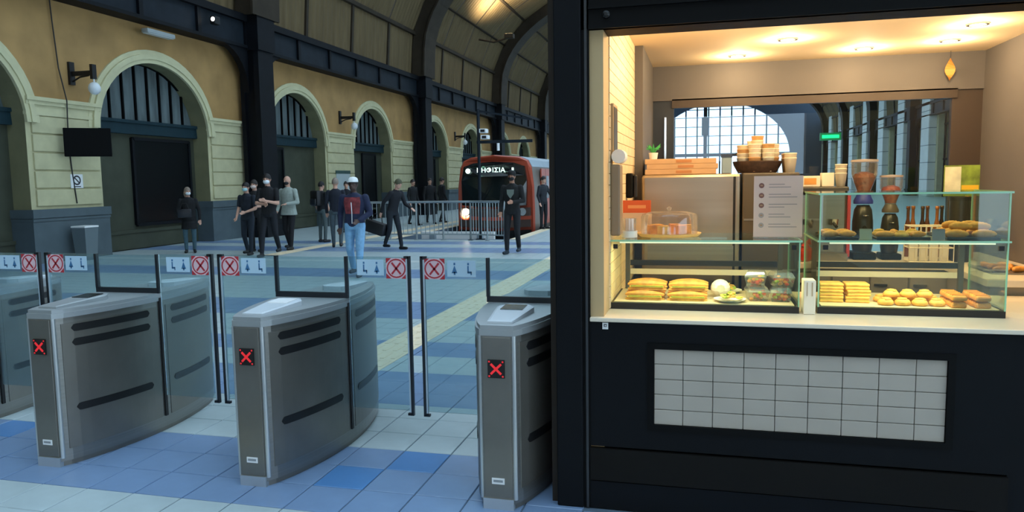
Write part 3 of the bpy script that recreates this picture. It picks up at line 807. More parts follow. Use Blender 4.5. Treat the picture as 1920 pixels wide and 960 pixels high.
def me_croissant():
    b_ = MB(); n = 18; pts = []; rs = []
    for i in range(n+1):
        a = PI*(.12+.76*i/n); pts.append((math.cos(a)*.062, math.sin(a)*.045-.03, .021))
        e = math.sin(PI*i/n); rs.append(.004+.021*e**.7*(1+.13*math.cos(i*PI*.95)))
    b_.tube(pts, rs, 10); return b_.mesh('croissant', CRUST3, True)
def me_bun():
    b_ = MB(); b_.lathe([(0, 0), (.035, 0), (.046, .010), (.044, .022), (.034, .034), (.018, .040), (0, .041)], n=14); b_.tube([(math.cos(a)*.03*(1-a/14), math.sin(a)*.03*(1-a/14), .036+a*.0006) for a in np.linspace(0, 11, 26)], .006, 6); return b_.mesh('bun', CRUST2, True)
def me_pie():
    b_ = MB(); b_.cbox(-.06, .06, -.035, .035, 0, .026, .009)
    for k in range(4): b_.bar((-.05+k*.03, -.03, .027), (-.035+k*.03, .03, .027), .008, .006)
    return b_.mesh('pie', CRUST, False)
def sandwich(loc, rz, label, group, rx=0):
    t = thing('baguette_sandwich', label, 'sandwich', loc, rz, group)
    def half(z0, z1, up):
        b_ = MB(); rings = []
        for i in range(11):
            x = -.1+.2*i/10; e = math.sin(PI*min(max((i+.35)/10.7, 0), 1))**.45; w_ = .032*e
            rings.append([Vector((x, -w_, z0)), Vector((x, -w_*.95, z0+(z1-z0)*.5*(.3+.7*e))), Vector((x, -w_*.5, z0+(z1-z0)*e)), Vector((x, w_*.5, z0+(z1-z0)*e)), Vector((x, w_*.95, z0+(z1-z0)*.5*(.3+.7*e))), Vector((x, w_, z0))])
        b_.loft(rings); return b_
    obj('bread_base', half(.0, .018, 0), CRUST2, t, True)
    f = MB(); f.box(-.088, .088, -.033, .033, .013, .019, 0); f.box(-.08, .085, -.036, .036, .019, .023, 1); obj('filling', f, [CHEESE, LETT], t)
    o = obj('bread_top', half(.022, .048, 1), CRUST, t, True)
    return t
r9 = random.Random(11)
# case 1: sandwiches in two layers
for k in range(6):
    sandwich((-.29+.215*(k % 2), 3.925+.075*(k//2), ZF), r9.uniform(-.06, .06), 'golden baguette sandwich lying flat in the bottom layer of the pile', 'bottom sandwiches')
for k in range(4):
    sandwich((-.28+.21*(k % 2), 3.955+.085*(k//2), ZF+.0485), r9.uniform(-.08, .08), 'golden baguette sandwich on the top layer of the pile', 'top sandwiches')
w_ = MB(); w_.ell((0, 0, .047), (.05, .075, .046), 14, 9)
for s in (-1, 1): w_.tube([(0, s*.07, .05), (0, s*.09, .06), (0, s*.10, .058)], [.02, .012, .022], 8)
o = box_thing('wrapped_roll', 'white paper wrapped roll beside the baguette pile', 'sandwich', w_, WPAPER); o.location = (.092, 4.06, ZF+.0005)
def salad_plate(loc, label):
    t = thing('salad_plate', label, 'plate', loc)
    p = MB(); p.lathe([(0, 0), (.05, 0), (.078, .014), (.08, .016), (.05, .005), (0, .005)], n=20); obj('plate', p, WHITE, t, True)
    s_ = MB()
    for k in range(26):
        a = r9.uniform(0, 2*PI); r = r9.uniform(0, .052); M = Matrix.Rotation(r9.uniform(0, 3), 3, 'Z') @ Matrix.Rotation(r9.uniform(-.8, .8), 3, 'X')
        s_.ell((math.cos(a)*r, math.sin(a)*r, .014+.034*(1-r/.055)*r9.random()+.006), (.02, .012, .005), 6, 4, k % 3, M)
    obj('salad', s_, [LETT, CHEESE, CRUST2], t)
salad_plate((.135, 3.915, ZF), 'white plate of mixed yellow and green salad before the salad boxes')
salad_plate((.13, 4.23, ZF), 'white plate of mixed salad behind another salad plate')
CLEAR = glass('clear_plastic', 'f4f4f0', .06, .05, .06, 'ffffff')
def salad_box(loc, label, group=None, rz=0):
    t = thing('salad_box', label, 'food box', loc, rz, group)
    p = MB(); p.loft([[Vector((x*a, y*b, z)) for x, y in ((-1,-1),(1,-1),(1,1),(-1,1))] for a, b, z in ((.042, .06, 0), (.052, .07, .045))]); obj('tub', p, CLEAR, t)
    f = MB()
    for k in range(30):
        f.ell((r9.uniform(-.034, .034), r9.uniform(-.05, .05), .008+.034*r9.random()), (.012, .012, .009), 7, 5, r9.choice((0, 0, 1, 2)))
    obj('filling', f, [TOMATO, CRUST3, LETT], t)
    l = MB(); l.loft([[Vector((x*a, y*b, z)) for x, y in ((-1,-1),(1,-1),(1,1),(-1,1))] for a, b, z in ((.053, .071, .0455), (.053, .071, .049), (.040, .056, .072))]); obj('lid', l, CLEAR, t)
salad_box((.27, 4.0, ZF), 'clear box of red tomato salad in the bottom row, nearer the salad plates', rz=.1)
salad_box((.385, 3.99, ZF), 'clear box of red tomato salad in the bottom row, against the pane end', rz=-.08)
salad_box((.266, 4.02, ZF+.0735), 'clear box of tomato salad stacked on the box nearer the salad plates', rz=-.1)
salad_box((.388, 4.01, ZF+.0735), 'clear box of tomato salad stacked on the box at the pane end', rz=.12)
# case 2, lower floor
toast = MB(); toast.cbox(-.055, .055, -.055, .055, 0, .012, .004, 0); toast.box(-.052, .052, -.052, .052, .012, .018, 1); toast.cbox(-.055, .055, -.055, .055, .018, .030, .004, 0)
tme_ = toast.mesh('toast_sandwich', [CRUST2, CHEESE])
for k in range(2):
    for j in range(3):
        o = link(bpy.data.objects.new('toast_sandwich', tme_)); o.location = (.625+k*.12, 4.02+.01*j, ZF+.0305*j); o.rotation_euler = (0, 0, r9.uniform(-.15, .15))
        tag(o, ['square yellow toasted sandwich at the bottom of its stack', 'square yellow toasted sandwich in the middle of its stack', 'square yellow toasted sandwich on top of its stack'][j], 'sandwich', 'toasted sandwiches')
BUN, PIE, CRO = me_bun(), me_pie(), me_croissant()
def place(me, name, x, y, z, rz, label, cat, group, s=1.0, rot=None):
    o = link(bpy.data.objects.new(name, me)); o.location = (x, y, z); o.rotation_euler = rot or (0, 0, rz); o.scale = (s, s, s); return tag(o, label, cat, group)
for k in range(4):
    for j in range(2):
        place(BUN, 'spiral_bun', .86+k*.075, 3.93+j*.1, ZF, r9.uniform(0, 6), 'round yellow spiral bun lying flat beside the toasted sandwiches', 'bun', 'spiral buns', .8)
for k in range(3): place(BUN, 'spiral_bun', .895+k*.075, 3.985, ZF+.0335, r9.uniform(0, 6), 'round yellow spiral bun resting on top of other buns', 'bun', 'upper spiral buns', .8)
for k in range(4):
    for j in range(2):
        place(PIE, 'flat_pie', 1.165+(k % 2)*.10, 3.93+(k//2)*.09, ZF+.033*j, PI/2+r9.uniform(-.1, .1), ['orange flat pie at the bottom of a pair below the croissants', 'orange flat pie on the top of a pair below the croissants'][j], 'pie', 'flat pies', .95)
# case 2, upper shelf: dark trays and croissants
for a, b, lb in ((.57, .72, 'dark tray under the small croissants beside the grey price card'), (.80, 1.03, 'dark tray under the mixed pastries between the price cards'), (1.10, 1.32, 'dark tray under the heap of large croissants')):
    tr = MB(); tr.box(a, b, 3.87, 4.2, ZU, ZU+.008); tr.box(a, b, 3.87, 3.875, ZU, ZU+.014); tr.box(a, b, 4.195, 4.2, ZU, ZU+.014); box_thing('pastry_tray', lb, 'tray', tr, CASEBASE)
ZT_ = ZU+.0085
for k in range(4): place(CRO, 'croissant', .605+(k % 2)*.075, 3.94+(k//2)*.11, ZT_, r9.uniform(-.4, .4), 'small orange croissant on the tray beside the first price card', 'croissant', 'small croissants', .72)
for k in range(6):
    if k % 2: place(BUN, 'pastry_bun', .845+(k % 3)*.072, 3.92+(k//3)*.12, ZT_, k, 'round golden bun on the tray between the price cards', 'bun', 'buns on upper tray', .72)
    else: place(CRO, 'croissant', .845+(k % 3)*.072, 3.92+(k//3)*.12, ZT_, .3*k, 'small croissant on the tray between the price cards', 'croissant', 'croissants between price cards', .7)
for k in range(6): place(CRO, 'croissant', 1.15+(k % 2)*.115, 3.915+(k//2)*.085, ZT_, r9.uniform(-.1, .1), 'large orange croissant lying on the tray farthest from the menu', 'croissant', 'large croissants on tray', .85)
for k in range(4): place(CRO, 'croissant', 1.175+(k % 2)*.075, 3.95+(k//2)*.11, ZT_+.033, r9.uniform(-.3, .3), 'large orange croissant heaped on top of other croissants', 'croissant', 'heaped croissants', .85)
GREYC = mat('price_card', '8a8494', .5); GREYC2 = mat('price_card_pale', 'a8a498', .5)
for x, m_, lb in ((.752, GREYC2, 'pale grey price card standing between small croissants and mixed pastries'), (1.065, GREYC, 'mauve grey price card standing beside the heap of croissants')):
    c = MB(); c.bar((x, 3.872, ZU+.0005), (x, 3.884, ZU+.052), .055, .003); c.box(x-.0275, x+.0275, 3.87, 3.90, ZU, ZU+.003); box_thing('price_card', lb, 'price card', c, m_)
# between the cases
nb = MB(); nb.cbox(.472, .526, 3.80, 3.90, CZ, CZ+.165, .004, 0); nb.box(.485, .488, 3.797, 3.80, CZ+.09, CZ+.155, 1); nb.box(.508, .511, 3.797, 3.80, CZ+.09, CZ+.155, 1)
box_thing('napkin_box', 'tall white napkin box standing between the two display cases', 'box', nb, [mat('napkin_white', 'f6eed8', .6), mat('napkin_line', 'b09a70', .6)])
# on top of the first case
p = gy(1459, 445, 4.0); ms = thing('menu_stand', 'white upright menu card with five round food pictures', 'menu', (.365, 4.0, ZU))
c = MB(); c.box(-.117, .117, 0, .004, .004, .31); co = obj('card', c, mat('menu_paper', 'e4c6b8', .6), ms)
for k in range(5):
    d = MB(); d.lathe([(0, 0), (.013, 0), (.013, .001), (0, .001)], n=16); d.box(-.006, .006, -.003, .004, 0, .0015, 1)
    o = obj('food_picture', d, [mat('food_pic', '8a5a50', .6), mat('food_pic2', 'b88a6a', .6)] if k < 3 else [mat('food_pic_pale', 'b4a098', .6), mat('food_pic2', 'b88a6a', .6)], co); o.rotation_euler = (PI/2, 0, 0); o.location = (-.08, 0, .262-.05*k)
tx = MB()
for k in range(5):
    for j in range(2): tx.box(-.045, .03+.03*((k+j) % 3), -.0006, 0, .268-.05*k-.014*j-.002, .268-.05*k-.014*j+.0015)
obj('text_lines', tx, mat('menu_ink', 'a08c88', .7), co)
c = MB(); c.box(-.117, .117, -.03, .05, 0, .004); obj('foot', c, CLEAR, ms)
cs = thing('cake_stand', 'glass cake stand with pastry wedges on the low display case', 'cake stand', (-.175, 4.08, ZU))
c = MB(); c.lathe([(0, 0), (.15, 0), (.165, .012), (.168, .018), (.15, .014), (0, .014)], n=28); obj('tray', c, mat('tray_wood', 'd8b880', .4), cs, True)
c = MB(); c.lathe([(.148, .016), (.148, .10), (.14, .118), (.10, .13), (0, .134)], n=28); dm = obj('dome', c, CLEAR, cs, True)
c = MB(); c.lathe([(0, .134), (.008, .136), (.014, .15), (0, .158)], n=12); obj('knob', c, CLEAR, dm, True)
for k in range(6):
    a = k*PI/3+.3; wd = MB(); wd.prism([(0, 0), (.075, -.032), (.082, 0), (.075, .032)], .045, 'z', 0); o = tag(obj('pastry_wedge', wd, [CRUST2, CRUST][k % 2]), ['pale pastry wedge under the glass dome', 'golden brown pastry wedge under the glass dome'][k % 2], 'pastry', 'wedges on the cake stand')
    o.location = (-.175+math.cos(a)*.035, 4.08+math.sin(a)*.035, ZU+.0145); o.rotation_euler = (0, 0, a)
os_ = thing('card_holder', 'small stand with an orange card above a white card', 'sign', (-.362, 4.285, ZU))
c = MB(); c.box(-.078, .078, 0, .006, .115, .185); obj('orange_card', c, mat('orange_card', 'e0622a', .5), os_)
c = MB(); c.box(-.082, .082, .002, .008, 0, .115); obj('white_card', c, mat('cream_card', 'e8ccae', .5), os_)
c = MB(); c.box(-.05, .05, -.0006, 0, .140, .158); obj('lettering', c, mat('card_print', 'f2a060', .5), os_)
c = MB(); c.box(-.082, .082, -.03, .03, 0, .004); obj('foot', c, CLEAR, os_)
jr = thing('cutlery_jar', 'small glass jar with a white base beside the orange card', 'jar', (-.375, 3.98, ZU))
c = MB(); c.lathe([(0, 0), (.042, 0), (.042, .035), (0, .035)], n=18); obj('base', c, WHITE, jr, True)
c = MB(); c.lathe([(.036, .035), (.036, .10), (.034, .10), (.034, .036)], n=18); obj('glass', c, CLEAR, jr, True)
# steel fridge and back units
fr = thing('steel_fridge', 'large brushed steel back of a fridge behind the low display case', 'fridge', (0, 5.0, 0.0201))
x0 = -.392; x1 = gy(1388, 400, 5.0).x
c = MB(); c.cbox(x0, x1, 0, .55, .0, 1.62, .02); obj('body', c, mat('fridge_steel', '9c8e7a', .34, metal=.9, var=.08, scale=2, stretch=(.3, 1, 6)), fr)
c = MB(); c.box(x0+.04, x1-.04, -.006, 0, 1.06, 1.16); obj('control_strip', c, STEEL, fr)
c = MB(); c.box(x1-.045, x1-.03, -.004, 0, .2, 1.6); obj('door_gap', c, BLACK, fr)
c = MB(); c.box(x0+.06, x1-.08, -.02, 0, 1.2, 1.215); obj('door_handle', c, CHROME, fr)
KZ = 1.6402
WOOD = mat('cardboard', 'c0a07c', .8, var=.1, scale=6)
for k in range(3):
    c = MB(); a = -.375+.012*(k % 2); c.cbox(a, a+.455, 5.06, 5.44, KZ+.034*k, KZ+.0335+.034*k, .003); c.box(a+.2, a+.3, 5.058, 5.06, KZ+.008+.034*k, KZ+.025+.034*k, 1)
    box_thing('flat_box', ['flat cardboard box at the bottom of the stack on the steel fridge', 'flat cardboard box in the middle of the stack on the fridge', 'flat cardboard box on top of the stack on the fridge'][k], 'box', c, [WOOD, mat('box_print', 'b07a50', .8)], 'flat boxes on the fridge')
c = MB(); c.cbox(.115, .175, 5.10, 5.18, KZ, KZ+.12, .004, 0); c.box(.11, .18, 5.095, 5.185, KZ+.105, KZ+.125, 1); box_thing('blue_carton', 'grey blue carton with a dark lid beside the flat boxes', 'carton', c, [mat('carton_blue', '8098a8', .6), mat('carton_lid', '2c3a54', .5)])
pt = thing('potted_plant', 'small green leafy plant on the stacked flat boxes', 'plant', (-.33, 5.2, KZ+.1022))
c = MB(); c.lathe([(0, 0), (.025, 0), (.032, .045), (.028, .045), (.024, .03), (0, .03)], n=14); obj('pot', c, WHITE, pt, True)
c = MB()
for k in range(14):
    a = k*2.4; c.tube([(0, 0, .03), (math.cos(a)*.02, math.sin(a)*.02, .07), (math.cos(a)*.05, math.sin(a)*.05, .085+.02*math.sin(k))], [.003, .009, .001], 5)
obj('leaves', c, mat('leaf_green', '3fa860', .5), pt, True)
# dark cupboard with cup basket
u2x0, u2x1 = x1+.012, gy(1498, 400, 5.0).x
u2 = thing('back_cupboard', 'tall dark cupboard between the steel fridge and coffee machine', 'cupboard', ((u2x0+u2x1)/2, 5.0, .0202))
c = MB(); hw_ = (u2x1-u2x0)/2; c.cbox(-hw_, hw_, 0, .5, 0, 1.62, .008); obj('body', c, mat('cupboard_dark', '4a453c', .5), u2)
for z in (.5, 1.0, 1.32): 
    c = MB(); c.box(-hw_+.01, hw_-.01, -.004, 0, z, z+.012); obj('shelf_edge', c, STEEL, u2)
UZ = 1.6404
bk = thing('cup_basket', 'round dark brown basket filled with paper cups on the cupboard', 'basket', ((u2x0+u2x1)/2-.07, 5.22, UZ))
c = MB(); c.lathe([(0, 0), (.12, 0), (.148, .05), (.155, .075), (.147, .078), (.14, .05), (.125, .008), (0, .008)], n=24); obj('bowl', c, mat('basket_brown', '3c2a20', .7, var=.4, scale=40, bump=.5), bk, True)
cup = MB(); cup.lathe([(0, 0), (.028, 0), (.039, .088), (.042, .09), (.038, .093), (.026, .007), (0, .007)], n=14)
cupw, cupb = cup.mesh('paper_cup', mat('cup_cream', 'f8f0d8', .6), True), cup.mesh('paper_cup', mat('cup_kraft', 'e0b078', .6), True)
bx_, by_ = (u2x0+u2x1)/2-.07, 5.22
k = 0
for ring, rr, n_ in ((0, .098, 7), (1, .0, 1)):
    for j in range(n_):
        a = 2*PI*j/n_
        for lv in range((4, 3, 5, 4, 3, 4, 4)[j] if rr else 6):
            me = cupw if (j*2+lv) % 5 else cupb
            o = place(me, 'paper_cup', bx_+math.cos(a)*rr, by_+math.sin(a)*rr, UZ+.0085+.028*lv+.0, 0, 'cream paper cup nested in the dark basket' if me == cupw else 'kraft brown paper cup nested in the dark basket', 'cup', 'cups in the basket')
            k += 1
for j in range(3):
    for lv in range(2):
        place(cupw if j != 1 else cupb, 'paper_cup', u2x1-.045, 5.12+.09*j, UZ+.0003+.03*lv, 0, 'cream paper cup in a short stack beside the basket' if j != 1 else 'brown paper cup in a short stack beside the basket', 'cup', 'cups beside the basket')
# back worktop and side worktop
wt = thing('worktop_cabinet', 'long low cabinet with a pale worktop under the back window', 'cabinet', (0, 5.35, .0202))
xa = u2x1+.012
c = MB(); c.box(xa, KR-.002, 0, .83, 0, .98); obj('body', c, mat('cabinet_grey', '8c8478', .5), wt)
for k in range(4):
    q0 = xa+.01+k*.235; c = MB(); c.cbox(q0, q0+.225, -.016, 0, .08, .95, .004); d_ = obj('door', c, mat('cabinet_door', '968e82', .45), wt)
    c = MB(); c.box(q0+.02, q0+.1, -.026, -.016, .87, .885); obj('handle', c, CHROME, d_)
c = MB(); c.cbox(xa, KR-.002, -.03, .83, .98, 1.02, .004); obj('worktop', c, COUNTER, wt)
WZ = 1.0404
sw = thing('side_worktop', 'side cabinet with a pale worktop along the grey kiosk wall', 'cabinet', (1.5, 4.58, .0202))
c = MB(); c.box(.02, .468, 0, .738, 0, .98); obj('body', c, mat('cabinet_grey', '8c8478', .5), sw)
c = MB(); c.cbox(0, .468, -.02, .739, .98, 1.02, .004); obj('worktop', c, COUNTER, sw)
tr = MB(); tr.box(-.12, .12, -.2, .2, 0, .008); tr.box(-.12, -.115, -.2, .2, 0, .02); tr.box(.115, .12, -.2, .2, 0, .02); o = box_thing('baking_tray', 'steel baking tray of pastries on the side worktop', 'tray', tr, STEEL); o.location = (1.72, 5.0, WZ)
for k in range(6): place(CRO, 'croissant', 1.67+(k % 2)*.095, 4.87+(k//2)*.12, WZ+.0085, .4*k, 'golden croissant on the steel baking tray of the side worktop', 'croissant', 'croissants on the baking tray', .75)
# espresso machine
em = thing('coffee_machine', 'steel coffee machine with a red side panel and boxes on top', 'coffee machine', (.785, 5.5, WZ))
c = MB(); c.cbox(-.17, .17, .06, .44, 0, .46, .015); obj('body', c, STEEL, em)
c = MB(); c.cbox(-.175, .175, .03, .45, .46, .50, .008); obj('cup_rack', c, mat('machine_dark', '3a3a30', .4), em)
c = MB(); c.box(.17, .19, .04, .44, .02, .44); obj('side_panel', c, mat('machine_red', 'b03038', .35), em)
c = MB(); c.box(-.16, .16, -.06, .06, 0, .05); obj('drip_tray', c, STEEL_D, em)
for s in (-.08, .08):
    c = MB(); c.lathe([(0, 0), (.03, 0), (.034, .04), (0, .04)], (s, .03, .24), 14); g_ = obj('group_head', c, CHROME, em, True)
    c = MB(); c.tube([(s, .0, .25), (s, -.10, .235)], .011, 8); obj('handle', c, BLACK, g_, True)
MZ = WZ+.5003
c = MB(); c.cbox(.665, .785, 5.60, 5.70, MZ, MZ+.075, .004, 0); c.box(.68, .76, 5.599, 5.60, MZ+.015, MZ+.06, 1); box_thing('sugar_box', 'cream box with an orange front on the coffee machine', 'box', c, [MATS['cup_cream'], mat('sugar_orange', 'e0a050', .6)])
c = MB(); c.cbox(.80, .88, 5.63, 5.73, MZ, MZ+.095, .004); box_thing('paper_box', 'plain cream box beside the orange fronted box', 'box', c, MATS['cup_cream'])
for lv in range(3): place(cupw, 'paper_cup', .92, 5.62, MZ+.03*lv, 0, ['cream paper cup at the bottom of a stack on the coffee machine', 'cream paper cup in the middle of a stack on the coffee machine', 'cream paper cup on top of a stack on the coffee machine'][lv], 'cup', 'cups on the coffee machine')
c = MB(); c.ell((0, 0, .055), (.05, .035, .055), 12, 8, 0); c.tube([(0, 0, .10), (.01, 0, .13), (.03, 0, .135)], [.03, .012, .025], 8); o = box_thing('red_bag', 'crumpled red snack bag in front of the coffee machine', 'bag', c, mat('bag_red', 'c8402c', .4)); 
o.location = (.67, 5.37, WZ); o.scale = (1, .7, 1)
# grinders
def grinder(x, label, hop, badge, s=1.0):
    t = thing('coffee_grinder', label, 'grinder', (x, 5.62, WZ)); t.scale = (s, s, s)
    c = MB(); c.cbox(-.075, .075, -.10, .10, 0, .05, .01); obj('base', c, KBLACK, t)
    c = MB(); c.lathe([(0, .05), (.06, .05), (.068, .10), (.068, .26), (.058, .34), (.04, .37), (0, .37)], n=20); obj('body', c, mat('grinder_black', '1c1c1e', .3), t, True)
    c = MB(); c.lathe([(.062, .38), (.064, .40), (.045, .44), (.04, .45), (0, .45), (0, .37), (.05, .37)], n=20); obj('collar', c, badge, t, True)
    c = MB(); c.lathe([(.042, .45), (.045, .47), (.085, .58), (.088, .66), (.08, .665)], n=20); h = obj('hopper', c, CLEAR, t, True)
    c = MB(); c.lathe([(0, .452), (.038, .455), (.072, .56), (.06, .585), (.02, .60), (0, .60)], n=18); obj('beans', c, hop, h, True)
    c = MB(); c.lathe([(0, .665), (.088, .665), (.088, .68), (0, .685)], n=20); obj('lid', c, mat('hopper_lid', 'a8a098', .3), h, True)
    c = MB(); c.tube([(0, -.065, .22), (0, -.13, .20)], .014, 8); c.lathe([(0, 0), (.025, 0), (.02, .004), (0, .004)], (0, -.07, .30), 10, 1); obj('spout', c, [KBLACK, CHROME], t, True)
grinder(gy(1618, 400, 5.62).x, 'black coffee grinder with a blue collar and a tall hopper of beans', mat('beans', '8a4a20', .5, var=.4, scale=60), mat('badge_blue', '2c3aa0', .4))
grinder(gy(1669, 400, 5.62).x, 'shorter black coffee grinder with a reddish hopper', mat('beans_red', 'b0503c', .5, var=.3, scale=60), mat('badge_grey', '5a5048', .4), .84)
btl = MB(); btl.lathe([(0, 0), (.026, 0), (.028, .01), (.028, .15), (.012, .20), (.012, .25), (.015, .25), (.015, .268), (0, .268)], n=14)
bm_ = [mat('syrup_brown', '6a3a1c', .2), mat('syrup_amber', 'a0602c', .2), mat('syrup_dark', '3c2418', .2)]
bme = [btl.mesh('syrup_bottle', q, True) for q in bm_]
for k in range(6):
    b_ = place(bme[k % 3], 'syrup_bottle', gy(1700+k*13.5, 380, 5.85).x, 5.80+.06*(k % 2), WZ+.0, 0, ['brown syrup bottle in the row behind the wire basket', 'amber syrup bottle in the row behind the wire basket', 'dark syrup bottle in the row behind the wire basket'][k % 3], 'bottle', 'syrup bottles in a row', 1.32); b_.scale = (.85, .85, 1.32)
wb = thing('wire_basket', 'pale wire basket in front of the syrup bottles', 'basket', (gy(1733, 400, 5.5).x+.012, 5.42, WZ))
c = MB()
for z in (.01, .10, .19, .24):
    for a, b in (((-.13, -.07), (.13, -.07)), ((.13, -.07), (.13, .07)), ((.13, .07), (-.13, .07)), ((-.13, .07), (-.13, -.07))): c.tube([(a[0], a[1], z), (b[0], b[1], z)], .004, 5)
for k in range(9):
    x = -.13+.26*k/8
    for y in (-.07, .07): c.tube([(x, y, .006), (x, y, .24)], .003, 5)
obj('wires', c, COUNTER, wb)
c = MB(); c.box(-.125, .125, -.065, .065, .0, .008); obj('floor_sheet', c, COUNTER, wb)
for k in range(4):
    c = MB(); c.cbox(-.026, .026, -.012, .012, 0, .17, .004); o = box_thing('snack_packet', 'pale snack packet standing in the wire basket', 'packet', c, WPAPER, 'snack packets'); o.location = (gy(1733, 400, 5.5).x-.078+.06*k, 5.42, WZ+.0085)
cn = thing('black_canister', 'tall black canister beside the yellow carton', 'canister', (gy(1800, 400, 5.5).x, 5.5, WZ))
c = MB(); c.lathe([(0, 0), (.062, 0), (.062, .40), (0, .40)], n=20); obj('body', c, mat('canister', '26221e', .35), cn, True)
c = MB(); c.lathe([(0, .40), (.064, .40), (.064, .425), (0, .43)], n=20); obj('lid', c, BLACK, cn, True)
c = MB(); xx = gy(1826, 400, 5.5).x; c.cbox(xx-.018, xx+.026, 5.56, 5.63, WZ, WZ+.47, .004); box_thing('yellow_carton', 'tall yellow carton beside the black canister', 'carton', c, mat('carton_yellow', 'd8a838', .5))
pc = thing('picture_card', 'upright card with a green and white picture on the black canister', 'card', (gy(1800, 340, 5.5).x+.01, 5.5, WZ+.4305))
c = MB(); c.box(-.105, .105, 0, .006, 0, .20, 0); c.box(-.1, -.005, -.001, 0, .02, .19, 1); obj('card', c, [mat('card_green', '7a9438', .5, var=.5, scale=14), mat('card_white', 'e0e4c8', .5, var=.2, scale=12)], pc)
c = MB(); c.box(.0, .1, -.0016, 0, .02, .07); obj('yellow_print', c, mat('card_yellow', 'e8c030', .5), pc)
# wall fittings
p = gx(1149, 245, KL+.006)
c = MB(); c.box(KL+.006, KL+.02, p.y-.09, p.y+.09, p.z-.13, p.z+.13, 0); c.box(KL+.02, KL+.022, p.y-.075, p.y+.075, p.z-.115, p.z+.115, 1); box_thing('wall_frame', 'dark narrow frame on the beige tiled kiosk wall', 'frame', c, [mat('frame_tan', 'b09468', .5), mat('frame_dark', '4a4438', .3)])
ds = thing('paper_dispenser', 'grey paper dispenser with a white roll on the tiled kiosk wall', 'dispenser', (KL+.006, gx(1147, 340, KL+.006).y, 1.33))
c = MB(); c.cbox(0, .05, -.06, .06, 0, .36, .01); obj('body', c, mat('dispenser', '8a7860', .5), ds)
c = MB(); c.tube([(.04, -.06, .40), (.04, .06, .40)], .035, 14); obj('roll', c, WPAPER, ds, True)
ph = thing('wall_phone', 'black phone hung on the tiled wall above the orange card', 'phone', (KL+.006, gx(1182, 350, KL+.006).y-.25, 1.5))
c = MB(); c.cbox(0, .04, -.05, .05, 0, .15, .01); obj('body', c, KBLACK, ph)
c = MB(); c.cbox(.04, .065, -.02, .02, .0, .14, .008); obj('handset', c, BLACK, ph)
p = gz(1783, 95, KC)
orn = thing('hanging_tag', 'small orange paper leaf hanging from the kiosk ceiling', 'ornament', (p.x, p.y, KC))
c = MB(); c.tube([(0, 0, 0), (0, 0, -.05)], .002, 5); obj('string', c, INK, orn)
c = MB(); vs = [Vector((math.sin(PI*i/8)*.032*s, .012*math.sin(i)*s, -.05-.16*i/8)) for s in (-1, 1) for i in range(9)]
c.add(vs, [(i, i+1, i+10, i+9) for i in range(8)]); c.add([v+Vector((0, .002, 0)) for v in vs], [(i, i+9, i+10, i+1) for i in range(8)]); obj('leaf', c, mat('paper_orange', 'd8984c', .6), orn)

# ================================================================== TRAIN
TXC, TW, TYF = -6.86, 1.36, 24.5
TRED = mat('train_orange', 'a8452c', .35, var=.08, scale=2)
TGREY = mat('train_roof_grey', '8c9aa4', .45, var=.1, scale=2)
TSIDE = mat('train_side', '6e645c', .4, var=.1, scale=1)
TDARK = mat('train_black', '0d1012', .25)
TGLASS = mat('train_glass', '141c1e', .08, spec=.7)
def tprof(g_=0.0):
    P = [(-TW+.02, -.75), (-TW, -.3), (-TW, .6), (-TW+.02, 1.4), (-TW+.10, 2.05), (-TW+.22, 2.28), (-TW+.5, 2.40), (0, 2.47), (TW-.5, 2.40), (TW-.22, 2.28), (TW-.10, 2.05), (TW-.02, 1.4), (TW, .6), (TW, -.3), (TW-.02, -.75)]
    return [(x*(1-g_), .8+(z-.8)*(1-g_)) for x, z in P]
train = thing('metro_train', 'orange metro train with lit destination display and one glowing headlight', 'train', (TXC, TYF, -1.05))
ZO = 1.05
def car(y0, y1, nm):
    b_ = MB(); rings = [[Vector((x, y, z+ZO)) for x, z in tprof()] for y in (y0, y1)]; b_.loft(rings); body = obj(nm, b_, TSIDE, train)
    r_ = MB(); P = [p for p in tprof() if p[1] > 2.0]; r_.loft([[Vector((x*1.004, y, z+ZO+.01)) for x, z in P]+[Vector((x*.9, y, z+ZO-.05)) for x, z in reversed(P)] for y in (y0+.05, y1-.02)]); obj('roof', r_, TGREY, body)
    for s in (-1, 1):
        y = y0+1.0; k = 0
        while y < y1-2:
            if k % 2 == 0:
                d = MB(); d.box(s*TW-.02, s*TW+.02, y, y+1.4, ZO+.05, ZO+2.0, 0); d.box(s*TW-.025, s*TW+.025, y+.15, y+.62, ZO+.95, ZO+1.75, 1); d.box(s*TW-.025, s*TW+.025, y+.78, y+1.25, ZO+.95, ZO+1.75, 1); d.box(s*TW-.024, s*TW+.024, y+.69, y+.71, ZO+.05, ZO+2.0, 1); obj('door', d, [TRED, TGLASS], body); y += 1.7
            else:
                d = MB(); d.box(s*TW-.02, s*TW+.014, y, y+2.0, ZO+.85, ZO+1.75); obj('window', d, TGLASS, body); y += 2.3
            k += 1
    for y in (y0+2.5, y1-2.5):
        bg_ = MB()
        for dy in (-.9, .9):
            for s in (-1, 1): bg_.tube([(s*.72-.06, y+dy, .42), (s*.72+.06, y+dy, .42)], .42, 16)
        bg_.box(-.9, .9, y-1.4, y+1.4, .3, .55); obj('bogie', bg_, TDARK, body)
    return body
car(.35, 17.0, 'front_car'); car(17.4, 34.0, 'rear_car')
